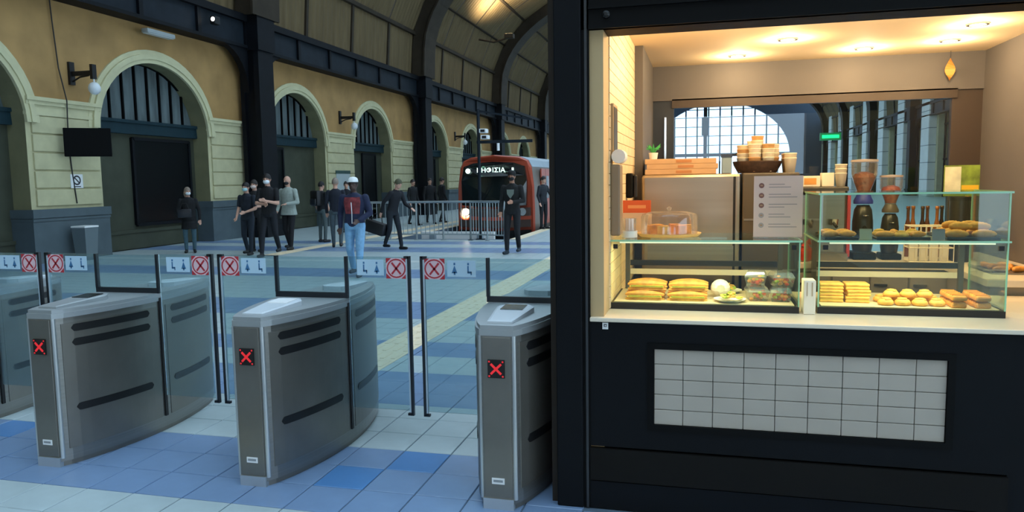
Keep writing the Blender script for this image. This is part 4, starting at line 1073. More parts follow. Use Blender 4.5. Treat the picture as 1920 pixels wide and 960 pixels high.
# nose: a slightly bowed orange front shell
def bow(x): return -.0+.22*(x/TW)**2
nose = MB(); P = tprof(); rings = []
front = [Vector((x*.985, .02+bow(x)+.10*max(0, (z-1.4)), z+ZO)) for x, z in tprof(.02)]
back = [Vector((x, .40, z+ZO)) for x, z in P]
mid = [Vector((x*.998, .10+bow(x)+.10*max(0, (z-1.4)), z+ZO)) for x, z in P]
nose.loft([front, mid, back]); ns_ = obj('nose_shell', nose, TRED, train)
def fpanel(name, poly, m_, d, par, dx=0):
    b_ = MB(); v0 = [Vector((x, .02+bow(x)+.10*max(0, z-1.4)-d, z+ZO)) for x, z in poly]; v1 = [v+Vector((0, .15, 0)) for v in v0]; n_ = len(v0)
    b_.add(v0+v1, [tuple(range(n_)), tuple(range(n_, 2*n_))[::-1]]+[(i, (i+1) % n_, n_+(i+1) % n_, n_+i) for i in range(n_)]); return obj(name, b_, m_, par)
WS = [(-TW+.24, .78), (-TW+.22, 1.6), (-TW+.30, 2.08), (-.7, 2.2), (0, 2.24), (.7, 2.2), (TW-.30, 2.08), (TW-.22, 1.6), (TW-.24, .78), (.6, .74), (0, .73), (-.6, .74)]
ws = fpanel('windscreen', WS, TGLASS, .12, train)
fpanel('display_band', [(-1.05, 1.78), (-1.05, 2.07), (-.4, 2.14), (.4, 2.14), (1.05, 2.07), (1.05, 1.78), (.4, 1.74), (-.4, 1.74)], TDARK, .15, ws)
LEDT = mat('led_white_green', 'd8fff0', .4, emit='d8fff0', estr=3.0)
tm = text_mesh('ΚΗΦΙΣΙΑ', .26); tm.materials.clear(); tm.materials.append(LEDT); o = link(bpy.data.objects.new('destination_lettering', tm), train); o.rotation_euler = (PI/2, 0, 0); o.location = (-.02, -.20, 1.95+ZO); o.scale = (.92, .8, 1)
c = MB(); c.lathe([(0, 0), (.085, 0), (.085, .01), (0, .01)], n=14); o = obj('line_disc', c, LEDT, train); o.rotation_euler = (PI/2, 0, 0); o.location = (-.86, -.06, 1.94+ZO)
c = MB(); c.box(-.03, .03, 0, .01, -.08, .08); o = obj('line_digit', c, LEDT, train); o.location = (.72, -.14, 1.95+ZO)
fpanel('lower_mask', [(-TW+.12, .05), (-TW+.12, .70), (-.6, .66), (0, .65), (.6, .66), (TW-.12, .70), (TW-.12, .05), (0, .0)], mat('train_mask', '4a3a34', .4), .11, train)
fpanel('waist_stripe', [(-TW+.1, .30), (-TW+.1, .42), (0, .38), (TW-.1, .42), (TW-.1, .30), (0, .26)], TRED, .135, train)
fpanel('skirt', [(-TW+.1, -.72), (-TW+.1, -.05), (0, -.1), (TW-.1, -.05), (TW-.1, -.72), (0, -.75)], TDARK, .10, train)
HL = mat('headlight_on', 'fff0d0', .3, emit='fff0d0', estr=60)
for s in (-1, 1):
    x = s*(TW-.36); y = .02+bow(x)-.14
    c = MB(); c.lathe([(.10, 0), (.13, 0), (.13, .05), (.10, .05)], n=18); h = obj('headlight_ring', c, CHROME, train, True); h.rotation_euler = (PI/2, 0, 0); h.location = (x, y+.03, .56+ZO)
    c = MB(); c.lathe([(0, .0), (.10, .0), (.085, .03), (0, .045)], n=16); lens = obj('lens', c, HL if s < 0 else mat('lens_off', 'a8a8a0', .1), h, True)
lamp('headlight_beam', 'SPOT', (-(TW-.36), -.2, .56+ZO), 900, (1, .86, .62), .09, (math.radians(80), 0, 0), train, math.radians(60), .7)
for s in (-1, 1):
    c = MB(); c.bar((s*.45, -.12, .80+ZO), (s*.45+.35, -.12, 1.45+ZO), .025, .02, up=(0, 1, 0)); obj('wiper', c, TDARK, train)
c = MB(); c.tube([(0, -.35, -.35+ZO), (0, .2, -.35+ZO)], .1, 10); c.box(-.16, .16, -.42, -.32, -.5+ZO, -.2+ZO); obj('coupler', c, TDARK, train)

# ---- buffer stop and railing at the end of the track
bs = thing('buffer_stop', 'pale metal buffer stop with slanted braces at the track end', 'buffer stop', (-6.9, 20.6, -1.05))
for s in (-1, 1):
    c = MB(); c.bar((s*.72, 0, 0), (s*.72, 0, 1.15), .16, .16); obj('post', c, TGREY, bs)
    c = MB(); c.bar((s*.72, 0, 1.05), (s*.72, 1.1, .05), .12, .12); obj('brace', c, TGREY, bs)
c = MB(); c.box(-1.1, 1.1, .08, .24, .9, 1.2); obj('beam', c, WHITE, bs)
rl = thing('railing', 'galvanised steel railing around the end of the track pit', 'railing', (0, 19.6, 0))
RG = mat('galvanised', '9aa4a6', .4, metal=.6)
def rail_run(a, b, n_):
    a = Vector(a); b = Vector(b)
    c = MB(); c.tube([a+Vector((0, 0, 1.05)), b+Vector((0, 0, 1.05))], .032, 8); obj('top_rail', c, RG, rl, True)
    c = MB(); c.tube([a+Vector((0, 0, .16)), b+Vector((0, 0, .16))], .018, 8); obj('bottom_rail', c, RG, rl, True)
    for k in range(n_+1):
        p = a.lerp(b, k/n_); c = MB()
        if k % 6 == 0: c.tube([p, p+Vector((0, 0, 1.04))], .03, 8); c.box(p.x-.06, p.x+.06, p.y-.06, p.y+.06, 0, .012); obj('post', c, RG, rl)
        else: c.tube([p+Vector((0, 0, .16)), p+Vector((0, 0, 1.04))], .011, 6); obj('baluster', c, RG, rl)
rail_run((-9.3, 0, 0), (-6.15, 0, 0), 24); rail_run((-6.15, 0, 0), (-5.1, -.35, 0), 12)
# ---- signal mast near the platform edge
ma = thing('signal_mast', 'slim dark mast with two white cameras standing over the railing', 'mast', (-5.95, 19.86, 0))
SM = 19.86/22
c = MB(); c.tube([(0, 0, 0), (0, 0, 3.55)], .045, 10); c.box(-.12, .12, -.08, .08, 0, .02); obj('pole', c, IRON2, ma, True)
c = MB(); c.bar((0, 0, 3.5), (1.5, 0, 3.22), .05, .05); obj('top_arm', c, IRON2, ma)
c = MB(); c.box(-.05, 1.5, -.03, .03, 2.62, 2.70); obj('lower_arm', c, IRON2, ma)
for z, x in ((2.95, .16), (2.78, .2)):
    c = MB(); c.cbox(x-.10, x+.10, -.16, .08, z-.05, z+.06, .015, 0); c.box(x-.06, x+.06, -.165, -.155, z-.03, z+.04, 1); obj('camera', c, [WHITE, BLACK], ma)
c = MB(); c.lathe([(0, 0), (.04, 0), (.04, .2), (0, .2)], (.55, 0, 2.42), 10); obj('speaker', c, WHITE, ma, True)

# ================================================================== WALL FITTINGS
tv = thing('wall_television', 'black television screen hung on a bracket from the cream pier', 'television', (WX+.05, 14.05, 2.28))
rz = math.radians(-62)
M0 = Matrix.Rotation(rz, 4, 'Z')
c = MB(); c.cbox(-.46, .46, -.05, .05, 0, .62, .012); o = obj('casing', c, mat('tv_black', '0a0b0d', .7, spec=.1), tv); o.rotation_euler = (0, 0, math.radians(38)); o.location = (.50, -.12, 0)
s2 = MB(); s2.box(-.43, .43, -.054, -.05, .05, .585); q = obj('screen', s2, mat('tv_screen', '07090b', .45, spec=.1), o)
c = MB(); c.bar((0, .1, .31), (.40, .1, .31), .08, .12); c.box(-.02, .02, 0, .2, .2, .42); obj('bracket', c, BLACK, tv)
ns2 = thing('notice_plate', 'small white square notice with a dark round symbol below the television', 'notice', (WX+.046, 14.06, 1.59))
c = MB(); c.box(0, .012, -.17, .17, 0, .31); obj('plate', c, WHITE, ns2)
c = MB()
n_ = 20
for k in range(n_):
    a, b = 2*PI*k/n_, 2*PI*(k+1)/n_
    c.add([(.0135, math.cos(t)*r, .175+math.sin(t)*r) for t, r in ((a, .11), (b, .11), (b, .075), (a, .075))], [(0, 1, 2, 3)])
c.bar((.0135, -.08, .25), (.0135, .08, .10), .03, .001, up=(1, 0, 0)); c.box(.0128, .0138, -.1, .1, .025, .045); obj('symbol', c, INK, ns2)
nb2 = thing('wall_notice', 'pale notice board with a green heading on the pier behind the white cap', 'notice', (WX+.046, 27.0, 1.95))
c = MB(); c.box(0, .02, -.55, .6, -.75, .02); obj('board', c, mat('notice_pale', 'a8b4b4', .6), nb2)
c = MB(); c.box(0, .03, -.58, .63, .02, .14); obj('heading', c, mat('notice_green', '2c4a44', .6), nb2)
cb = MB(); cb.tube([(WX+.06, 13.62, 6.6), (WX+.06, 13.70, 5.2), (WX+.06, 13.78, 4.2), (WX+.14, 13.86, 3.5), (WX+.06, 13.9, 2.6), (WX+.06, 13.95, 1.9), (WX+.06, 14.02, 1.25)], .014, 6)
box_thing('wall_cable', 'thin black cable running down the ochre wall to the television', 'cable', cb, BLACK)
bn = thing('litter_bin', 'grey metal litter bin with a pale rim at the cream pier', 'bin', (WX+.42, gx(160, 440, WX+.42).y, 0))
c = MB(); c.loft([[Vector((x*a, y*a*.8, z)) for x, y in ((-.18, -.24), (.18, -.24), (.18, .24), (-.18, .24))] for a, z in ((.78, 0), (1, .72))]); obj('body', c, mat('bin_grey', '6c7a80', .5, metal=.3), bn)
c = MB(); c.cbox(-.19, .19, -.2, .2, .72, .76, .01); obj('rim', c, WHITE, bn)
c = MB(); c.box(-.2, -.17, -.05, .05, .05, .7); obj('back_bar', c, BLACK, bn)
lab = ['black wall bracket lamp with a white globe above the television', 'wall bracket lamp with a white globe on the pier beyond the bracketed column', 'wall bracket lamp with a white globe on the pier left of the train']
for (yy, lb) in ((14.15, lab[0]), (27.0, lab[1]), (41.0, lab[2])):
    t = thing('bracket_lamp', lb, 'lamp', (WX, yy, 4.1), 0, 'globe lamps on the wall')
    c = MB(); c.box(0, .06, -.07, .07, -.22, .28); obj('wall_plate', c, BLACK, t)
    c = MB(); c.box(.05, .62, -.03, .03, -.03, .07); c.tube([(.05, 0, -.15), (.25, 0, -.06), (.5, 0, -.03)], .02, 6)
    c.box(.58, .65, -.06, .06, -.12, .2); obj('arm', c, BLACK, t)
    c = MB(); c.lathe([(0, 0), (.02, 0), (.02, .12), (0, .12)], (.62, 0, -.2), 8); c.ell((.62, 0, -.32), (.13, .13, .14), 14, 10); obj('globe', c, mat('globe_white', 'dfe6ea', .3), t, True)
fx = thing('strip_light', 'white strip light fixed under the girder on the ochre wall', 'light fitting', (WX, 16.7, 5.42))
c = MB(); c.box(0, .3, -.05, .05, .02, .08); obj('arm', c, WHITE, fx)
c = MB(); c.cbox(.22, .42, -.5, .5, -.04, .07, .02); obj('housing', c, mat('fitting_grey', '98a0a0', .5), fx)
c = MB(); c.box(.24, .40, -.46, .46, -.05, -.04); obj('diffuser', c, mat('diffuser', 'd0d8dc', .4), fx)
fl2 = thing('girder_floodlight', 'small lit floodlight fixed to the dark girder before the column', 'floodlight', (WX+.55, 18.6, 6.1))
c = MB(); c.cbox(0, .16, -.12, .12, -.1, .12, .02); c.box(-.06, .0, -.03, .03, -.03, .03); obj('housing', c, BLACK, fl2)
c = MB(); c.ell((.1, -.125, .03), (.06, .012, .06), 10, 6); obj('lens', c, mat('flood_lens', 'fff8e8', .3, emit='fff8e8', estr=6), fl2, True)
# warm floodlight throwing light up the vault
uf = thing('vault_uplighter', 'warm floodlight on an arm lighting up the vaulted roof', 'floodlight', (-10.4, 41.0, 9.5))
c = MB(); c.cbox(-.25, .25, -.2, .2, -.15, .1, .03); c.tube([(0, 0, -.1), (-.9, 0, -.3), (-1.75, 0, -.1)], .05, 8); obj('housing', c, RIBM, uf)
c = MB(); c.box(-.2, .2, -.15, .15, .1, .105); obj('lens', c, mat('up_lens', 'ffe0a8', .3, emit='ffd898', estr=10), uf)
lamp('uplight', 'SPOT', (0, 0, .2), 3200, (1, .8, .5), .2, (math.radians(180), 0, 0), uf, math.radians(150), .9)
# green sign hung in the hall behind the kiosk
p = gy(1557, 256, 62)
gs = thing('green_sign', 'glowing green sign hanging in the hall behind the kiosk window', 'sign', (p.x, 62, p.z))
c = MB(); c.box(-.75, .75, -.08, .08, -.28, .28); obj('box', c, mat('sign_box_green', '0c5038', .4, emit='08a050', estr=.5), gs)
c = MB(); c.box(-.6, .6, -.09, -.08, -.12, .12); obj('bright_band', c, mat('sign_green', '20ff90', .4, emit='10ff78', estr=2.2), gs)
c = MB(); 
for x in (-.6, .6): c.tube([(x, 0, .28), (x, 0, 9.3)], .02, 6)
obj('hanger', c, IRON, gs)
# dark post inside the far hall, in front of the arched window
p = gy(1322, 300, 70)
fp_ = thing('hall_post', 'tall dark post with a box standing before the great arched window', 'post', (p.x, 70, 0))
c = MB(); c.tube([(0, 0, 0), (0, 0, 9.0)], .16, 10); obj('pole', c, IRON, fp_, True)
zb = gy(1322, 235, 70).z; c = MB(); c.cbox(-.32, .32, -.3, .3, zb-.9, zb+.7, .05); obj('control_box', c, IRON, fp_)
c = MB(); c.lathe([(0, 0), (.35, 0), (.3, .4), (0, .4)], n=12); obj('base', c, IRON, fp_)

# ================================================================== PEOPLE
SKIN = {'light': mat('skin_light', 'c89a84', .55), 'tan': mat('skin_tan', 'a87860', .55), 'dark': mat('skin_dark', '4a3228', .5)}
def cap_mesh(mb, a, b, ra, rb, n=12):
    a = Vector(a); b = Vector(b); d = b-a; L = max(d.length, 1e-4); t = d/L
    pts, rs = [], []
    for k in range(4): ang = PI/2*(1-k/4); pts.append(a-t*ra*math.sin(ang)*.98); rs.append(max(.001, ra*math.cos(ang)))
    pts.append(a); rs.append(ra); pts.append(b); rs.append(rb)
    for k in range(1, 5): ang = PI/2*k/4; pts.append(b+t*rb*math.sin(ang)*.98); rs.append(max(.001, rb*math.cos(ang)))
    mb.tube(pts, rs, n)
def rot_about(p, c, R): return R @ (Vector(p)-Vector(c)) + Vector(c)
def person(label, px, h, heading, top, bottom, skin='light', shoes='101114', sleeve='long', stride=.0, phase=1, arms=None, lean=0.0, lean_side=0.0,
           hair='20181a', hairlen='short', mask=None, hat=None, coat=0.0, bulk=1.0, inner=None, shirt_front=None, head_yaw=0.0, head_pitch=0.0, Y=None, emblem=None, hood=False):
    s = h/1.75
    base = gz(*px) if Y is None else None
    if Y is not None: base = gy(px[0], px[1], Y); base = Vector((base.x, Y, 0))
    t = thing('person', label, 'person', (base.x, base.y, 0), heading)
    V = Vector; mb = MB(); cls = []
    def cap(a, b, ra, rb, tg): cap_mesh(mb, a, b, ra, rb); cls.append((V(a), V(b), ra, rb, tg))
    piv = V((0, 0, .95)); R = Matrix.Rotation(-lean, 3, 'X').transposed().transposed() @ Matrix.Rotation(lean_side, 3, 'Y')
    R = Matrix.Rotation(lean, 3, 'X') @ Matrix.Rotation(lean_side, 3, 'Y')
    def up(p): return rot_about(p, piv, R)
    # legs
    for sd in (-1, 1):
        f = stride*(1 if sd == phase else -1)     # forward is -y
        hip = V((sd*.092, 0, .90)); ank = V((sd*.10, -f, .085 if f >= 0 else .085+min(.12, stride*.35)))
        kn = (hip+ank)/2 + V((sd*.01, -.03-.10*stride if f < 0 else -.02, 0)); kn.z = .49
        if f < 0: kn.y = (-f)*.42-.06
        cap(hip, kn, .088*bulk, .062*bulk, 'bottom'); cap(kn, ank+V((0, 0, .03)), .060*bulk, .047*bulk, 'bottom')
        toe = ank+V((sd*.02, -.15, -.045)); heel = ank+V((0, .04, -.045)); 
        if f < 0: toe = ank+V((sd*.01, -.13, -.085+.04)); 
        cap(heel, toe, .04, .036, 'shoe'); cap(ank, heel+V((0, -.02, .01)), .043, .038, 'shoe')
    # torso as elliptical loft
    prof = [(.84, .15, .105), (.90, .168, .118), (1.0, .158, .112), (1.10, .150, .105), (1.22, .165, .112), (1.33, .182, .115), (1.41, .17, .098), (1.455, .105, .078), (1.48, .065, .062)]
    if coat: prof = [(1.0-coat, .20, .15), (1.0-coat*.5, .185, .14)] + [(z, a+.012, b+.012) for z, a, b in prof if z > 1.0-coat*.45]
    rings = [[up((math.cos(2*PI*j/16)*a*bulk, math.sin(2*PI*j/16)*b*bulk, z)) if z > .95 else V((math.cos(2*PI*j/16)*a*bulk, math.sin(2*PI*j/16)*b*bulk, z)) for j in range(16)] for z, a, b in prof]
    mb.loft(rings)
    hem = 1.0-coat if coat else .93
    cls.append((V((0, 0, min(hem+.10, 1.0))), up((0, 0, 1.2)), .13, .14, 'top')); cls.append((up((-.08, 0, 1.32)), up((.08, 0, 1.32)), .12, .12, 'top')); cls.append((up((0, 0, 1.2)), up((0, 0, 1.38)), .14, .12, 'top'))
    if not coat: cls.append((V((-.06, 0, .86)), V((.06, 0, .86)), .10, .10, 'bottom'))
    else: cls.append((V((0, 0, hem+.02)), V((0, 0, 1.1)), .17, .14, 'top'))
    # neck + head
    hd = V((0, -.015, 1.63)); HR = Matrix.Rotation(head_yaw, 3, 'Z') @ Matrix.Rotation(head_pitch, 3, 'X')
    def H(p): return up(HR @ V(p) + hd)
    cap(up((0, .01, 1.44)), up((0, -.005, 1.55)), .056, .052, 'skin')
    RR = R @ HR
    def hell(c_, r, tg):
        mb.ell(H(c_), r, 16, 12, 0, RR); cls.append((H(c_), H(c_)+V((0, 0, 1e-3)), sum(r)/3, sum(r)/3, tg))
    hell((0, 0, .015), (.076, .094, .106), 'skin'); hell((0, -.022, -.055), (.058, .07, .062), 'skin')
    hell((0, -.096, -.012), (.013, .018, .024), 'skin'); hell((0, -.088, -.055), (.026, .012, .012), 'skin')
    for sd in (-1, 1): hell((sd*.077, .008, -.005), (.010, .020, .030), 'skin')
    # arms
    A = {'L': ((.235, .02, 1.14), (.245, -.07, .90)), 'R': ((-.235, .02, 1.14), (-.245, -.07, .90))}
    if arms: A.update(arms)
    hands = {}
    for k, sd in (('L', 1), ('R', -1)):
        sh = up((sd*.178*bulk, 0, 1.40)); el = up(A[k][0]); wr = up(A[k][1])
        el = sh+(el-sh).normalized()*.285; wr = el+(wr-el).normalized()*.25
        w_ = .012 if sleeve == 'long' else 0
        if sleeve == 'long':
            cap(sh, el, .060*bulk, .049*bulk, 'top'); cap(el, wr, .048*bulk, .037*bulk, 'top')
        else:
            m_ = sh.lerp(el, .72); cap(sh, m_, .060*bulk, .053*bulk, 'top'); cap(m_, el, .043, .040, 'skin'); cap(el, wr, .040, .028, 'skin')
        # hand
        d = (wr-el).normalized(); side = d.cross(V((0, 1, 0)) if abs(d.y) < .8 else V((0, 0, 1))).normalized(); nrm = side.cross(d)
        if len(A[k]) > 2: side = (R @ V(A[k][2])).normalized(); side = (side-d*side.dot(d)).normalized(); nrm = side.cross(d)
        pm = wr+d*.05; Mh = Matrix((side, d, nrm)).transposed()
        mb.ell(pm, (.040, .052, .018), 10, 8, 0, Mh); cls.append((wr, pm+d*.03, .03, .035, 'skin'))
        curl = .5
        for q, ln in zip((-.028, -.0095, .0095, .028), (.062, .074, .070, .052)):
            r0 = pm+side*q+d*.035; j1 = r0+d*ln*.5-nrm*.004; j2 = j1+(d*math.cos(curl)-nrm*math.sin(curl)).normalized()*ln*.5
            cap(r0, j1, .0105, .0098, 'skin'); cap(j1, j2, .0098, .0088, 'skin')
        th0 = pm-side*.030-d*.02; th1 = th0-side*.022+d*.03-nrm*.008; th2 = th1+d*.03-nrm*.01
        cap(th0, th1, .013, .012, 'skin'); cap(th1, th2, .0115, .010, 'skin'); hands[k] = (wr, pm, d)
    # union by voxel remesh
    me = mb.mesh('body', []); tmp = bpy.data.objects.new('tmp', me); COL.objects.link(tmp)
    md = tmp.modifiers.new('r', 'REMESH'); md.mode = 'VOXEL'; md.voxel_size = .0125; md.use_smooth_shade = True
    sm = tmp.modifiers.new('s', 'SMOOTH'); sm.factor = .5; sm.iterations = 2
    dg = bpy.context.evaluated_depsgraph_get(); bme_ = bpy.data.meshes.new_from_object(tmp.evaluated_get(dg)); bpy.data.objects.remove(tmp); bpy.data.meshes.remove(me)
    bme_.name = 'body'
    tags = ['top', 'bottom', 'skin', 'shoe']
    cols_ = {'top': mat('cloth_'+top, top, .85, var=.12, scale=18, bump=.3), 'bottom': mat('cloth_'+bottom, bottom, .85, var=.12, scale=18, bump=.3), 'skin': SKIN[skin], 'shoe': mat('shoe_'+shoes, shoes, .5)}
    for q in tags: bme_.materials.append(cols_[q])
    nf = len(bme_.polygons); ctr = np.empty(nf*3); bme_.polygons.foreach_get('center', ctr); ctr = ctr.reshape(-1, 3)
    best = np.full(nf, 1e9); idx = np.zeros(nf, int)
    for a, b, ra, rb, tg in cls:
        a_ = np.array(a); ab = np.array(b)-a_; L2 = ab@ab+1e-12; tt = np.clip(((ctr-a_)@ab)/L2, 0, 1)
        ds_ = np.linalg.norm(ctr-a_-tt[:, None]*ab, axis=1)-(ra+(rb-ra)*tt); k = ds_ < best; best[k] = ds_[k]; idx[k] = tags.index(tg)
    low = hem if coat else .955
    tor = (ctr[:, 2] > low) & (np.abs(ctr[:, 0]) < .21*bulk) & (idx == 1); idx[tor] = 0
    if coat: idx[(ctr[:, 2] < low+.0) & (ctr[:, 2] > .3) & (idx == 0) & (np.abs(ctr[:, 0]) < .19)] = 1
    bme_.polygons.foreach_set('material_index', idx); bme_.polygons.foreach_set('use_smooth', [True]*nf)
    body = obj('body', bme_, None, t)
    def child(name, m_, mb_, sm_=True): return obj(name, mb_, m_, t, sm_)
    # hair
    hm = mat('hair_'+hair, hair, .7, var=.2, scale=40)
    if hairlen != 'bald':
        c = MB(); n_, kk = 18, 8
        vs = []
        for i in range(kk+1):
            ph = PI/2*(1-i/kk*1.25)
            for j in range(n_):
                a = 2*PI*j/n_; fr_ = max(0, -math.sin(a))      # front
                e = ph + fr_*.55*(i/kk)
                vs.append(H((math.cos(e)*math.cos(a)*.083, math.cos(e)*math.sin(a)*.101+.004, .018+math.sin(e)*.113)))
        c.add(vs, [(i*n_+j, i*n_+(j+1) % n_, (i+1)*n_+(j+1) % n_, (i+1)*n_+j) for i in range(kk) for j in range(n_)])
        if hairlen == 'long':
            c.ell(H((0, .06, -.05)), (.085, .055, .12), 14, 10, 0, RR)
        child('hair', hm, c)
    for sd in (-1, 1):
        c = MB(); c.ell(H((sd*.030, -.083, .012)), (.013, .008, .008), 8, 6, 0, RR); child('eye', mat('eye_dark', '181210', .3), c)
    if mask:
        c = MB(); c.ell(H((0, -.045, -.045)), (.066, .066, .052), 16, 10, 0, RR); child('face_mask', mat('mask_'+mask, mask, .7), c)
    if hat:
        hk, hc = hat; c = MB(); n_ = 18
        for_ = [H((math.cos(2*PI*j/n_)*.086*q, math.sin(2*PI*j/n_)*.104*q+.002, z)) for q, z in ((1, .045), (1.0, .07), (.9, .105), (.6, .13), (.05, .138)) for j in range(n_)]
        c.add(for_, [(i*n_+j, i*n_+(j+1) % n_, (i+1)*n_+(j+1) % n_, (i+1)*n_+j) for i in range(4) for j in range(n_)])
        if hk == 'cap': c.loft([[H((x, y, z+o_)) for x, y in ((-.065, -.085), (.065, -.085), (.055, -.165), (0, -.178), (-.055, -.165))] for z, o_ in ((.048, 0), (.056, 0))])
        child('hat', mat('hat_'+hc, hc, .8), c)
    if shirt_front:       # open jacket showing a shirt, with a bright zip edge
        c = MB(); rg = []
        for z, a, b in ((1.12, .151, .106), (1.15, .154, .107), (1.18, .158, .109), (1.22, .165, .112), (1.33, .182, .115), (1.41, .165, .098)):
            rg.append([up((math.sin(q)*(a+.003)*bulk, -math.cos(q)*(b+.004)*bulk, z)) for q in np.linspace(-.8, .8, 7)])
        c.add([p for r in rg for p in r], [(i*7+j, i*7+j+1, (i+1)*7+j+1, (i+1)*7+j) for i in range(5) for j in range(6)])
        c.add([p+R @ V((0, .02, 0)) for r in rg for p in r], [(i*7+j, (i+1)*7+j, (i+1)*7+j+1, i*7+j+1) for i in range(5) for j in range(6)])
        child('shirt', mat('shirt_'+shirt_front, shirt_front, .8, var=.5, scale=14), c)
        c = MB(); c.tube([up((.012, -.145*bulk, .95)), up((.014, -.14*bulk, 1.15)), up((.01, -.148*bulk, 1.32))], .007, 6); child('zip', WHITE, c)
    if emblem:
        c = MB(); poly = [(-.075, .09), (.075, .09), (.07, 0), (0, -.10), (-.07, 0)]; v0 = [up((x, -.128*bulk, 1.27+z)) for x, z in poly]; c.add(v0+[p+R @ V((0, .03, 0)) for p in v0], [(0, 1, 2, 3, 4), (9, 8, 7, 6, 5)]+[(i, (i+1) % 5, 5+(i+1) % 5, 5+i) for i in range(5)]); child('chest_emblem', mat('emblem_'+emblem, emblem, .8), c, False)
    t.scale = (s, s, s)
    return t, hands, up
MASKW = 'dfe6ea'
F = lambda a: (a, a)
crossed = {'L': ((.22, -.06, 1.16), (.02, -.24, 1.19)), 'R': ((-.22, -.06, 1.16), (-.02, -.20, 1.12))}
person('person in a knee length black coat and white mask standing alone before the arched window', (358, 474), 1.57, math.radians(35), '0e1014', '3c5864', coat=.36, arms={'R': ((-.25, .0, 1.14), (-.12, -.20, 1.14)), 'L': ((.26, .02, 1.13), (.27, -.04, .9))}, hair='8a7a6c', mask=MASKW, hairlen='long', head_yaw=math.radians(20))
person('person in a black T-shirt and white mask striding with forearms folded in front', (508, 481), 1.84, math.radians(10), '0c0c10', '10141c', sleeve='short', stride=.22, phase=-1, arms=crossed, mask=MASKW, hair='1c1614')
person('person in dark navy top and pale blue mask half behind the folded arms walker', (468, 478), 1.66, math.radians(0), '141c28', '1a2430', sleeve='short', stride=.08, mask='a8d4d8', arms={'L': ((.23, -.02, 1.14), (.10, -.20, 1.05)), 'R': ((-.23, .0, 1.14), (-.2, -.14, .95))}, hair='14100e')
person('person with only a pale face showing between two masked people', (483, 472), 1.72, math.radians(5), '121418', '14161a', sleeve='short', mask='d8c4bc', arms={'L': ((.23, -.02, 1.14), (.10, -.2, 1.1))}, hair='2a2420')
person('bald person in a pale grey jacket, dark mask and black trousers', (545, 468), 1.80, math.radians(-8), '9aa49c', '0f1016', stride=.10, phase=1, hairlen='bald', mask='14161a', arms={'L': ((.27, -.02, 1.15), (.14, -.22, 1.10)), 'R': ((-.25, .0, 1.14), (-.22, -.14, .95))}, bulk=1.08, coat=.17)
person('person in a dark short sleeved top and grey trousers with a backpack, near the wall', (606, 454), 1.66, math.radians(160), '12141a', '4c5a5c', sleeve='short', hair='120e0e')
person('person in a dark navy jacket and grey trousers beside the backpack wearer', (633, 464), 1.74, math.radians(200), '141a28', '46545a', hair='8a7c70', mask=None, stride=.08)
person('person with a white cap, open navy jacket, red checked shirt and light blue jeans', (669, 518), 1.70, math.radians(5), '1c2440', '7aa8cc', 'dark', stride=.12, hat=('cap', 'e4e8e8'), bulk=1.16, shirt_front='7c3034', arms={'L': ((.28, .02, 1.13), (.14, -.17, 1.0)), 'R': ((-.28, .06, 1.13), (-.27, .0, .9))}, hair='1a1412', shoes='1c2028')
pb_, hnd, up_ = person('person in a dark jacket leaning forward mid stride, carrying a big black bag', (738, 468), 1.72, math.radians(70), '10121a', '141c24', stride=.17, lean=.3, arms={'L': ((.25, -.12, 1.18), (.22, -.40, 1.12)), 'R': ((-.25, .10, 1.15), (-.24, .12, .92))}, hair='4a4a34')
person('person in a black hoodie with grey chest emblem and dark cap near the train', (962, 476), 1.82, math.radians(-4), '0b0d0e', '0c0f16', 'tan', stride=.10, phase=-1, hat=('cap', '0a0a0c'), mask='0d0e10', emblem='6a746c', arms={'L': ((.25, -.02, 1.14), (.08, -.22, 1.10)), 'R': ((-.24, .03, 1.14), (-.23, -.08, .92))}, hair='0c0a0a', shoes='10202c', bulk=1.04)
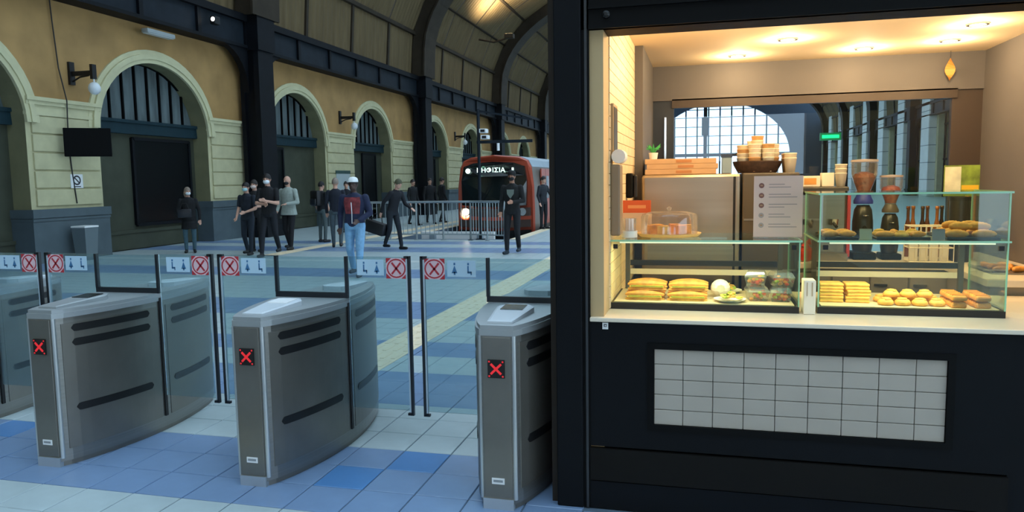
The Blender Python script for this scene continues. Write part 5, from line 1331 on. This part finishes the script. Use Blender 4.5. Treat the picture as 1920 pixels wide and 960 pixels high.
for k, (x, Y_, hh, hd_, tp_, lb) in enumerate([(776, 26.0, 1.70, 1.2, '15181c', 'person in dark clothes on the far platform, nearest the leaning walker'), (808, 27.0, 1.74, .6, '14161a', 'person in dark clothes walking on the far platform between two others'), (830, 27.6, 1.76, 2.4, '1a1a1e', 'person in dark clothes on the far platform close to the train'), (652, 22.5, 1.66, .4, '141820', 'person in a dark blue top mostly hidden behind the navy jacket')]):
    person(lb, (x, 430), hh, hd_, tp_, '2a343a' if k % 2 else '1a2026', stride=.14 if k < 3 else 0, Y=Y_, hair='2a221e')
person('person in dark clothes standing at the open train door', (1019, 430), 1.72, math.radians(60), '20242c', '14181e', Y=24.2, arms={'L': ((.25, -.1, 1.15), (.2, -.3, 1.05))}, hair='1a1614')
# bags
bb = thing('shoulder_bag', 'big black shoulder bag swinging behind the leaning walker', 'bag', (0, 0, 0))
Pm = Matrix.Translation(pb_.location) @ Matrix.Rotation(math.radians(70), 4, 'Z') @ Matrix.Diagonal((1.72/1.75,)*3+(1,))
hw = Pm @ hnd['R'][1]
c = MB(); c.cbox(-.28, .28, -.10, .10, -.30, .0, .04); o = obj('body', c, mat('bag_black', '0d0e12', .5), bb, True)
c = MB(); c.tube([(-.16, 0, 0), (-.10, 0, .17), (.10, 0, .17), (.16, 0, 0)], .012, 6); obj('strap', c, BLACK, bb, True)
bb.location = (hw.x-.14, hw.y+.06, hw.z-.19); bb.rotation_euler = (0, .25, math.radians(-12))
hbg = thing('handbag', 'small black handbag held against the black coat', 'bag', tuple(gz(362, 474)+Vector((.06, -.30, .86))), .4)
c = MB(); c.cbox(-.15, .15, -.05, .05, 0, .2, .02); obj('body', c, mat('handbag', '1c2028', .35), hbg, True)
c = MB(); c.tube([(-.1, 0, .19), (-.05, .02, .33), (.05, .02, .33), (.1, 0, .19)], .008, 6); obj('handle', c, BLACK, hbg, True)
q = gz(606, 454)
bpk = thing('backpack', 'black backpack worn by the person in grey trousers', 'backpack', (q.x-.06, q.y-.20, 1.0), math.radians(160))
c = MB(); c.cbox(-.15, .15, -.09, .09, 0, .42, .05); obj('body', c, mat('bag_black', '0d0e12', .5), bpk, True)
c = MB(); c.cbox(-.11, .11, .085, .125, .03, .2, .02); obj('pocket', c, mat('handbag', '1c2028', .35), bpk, True)
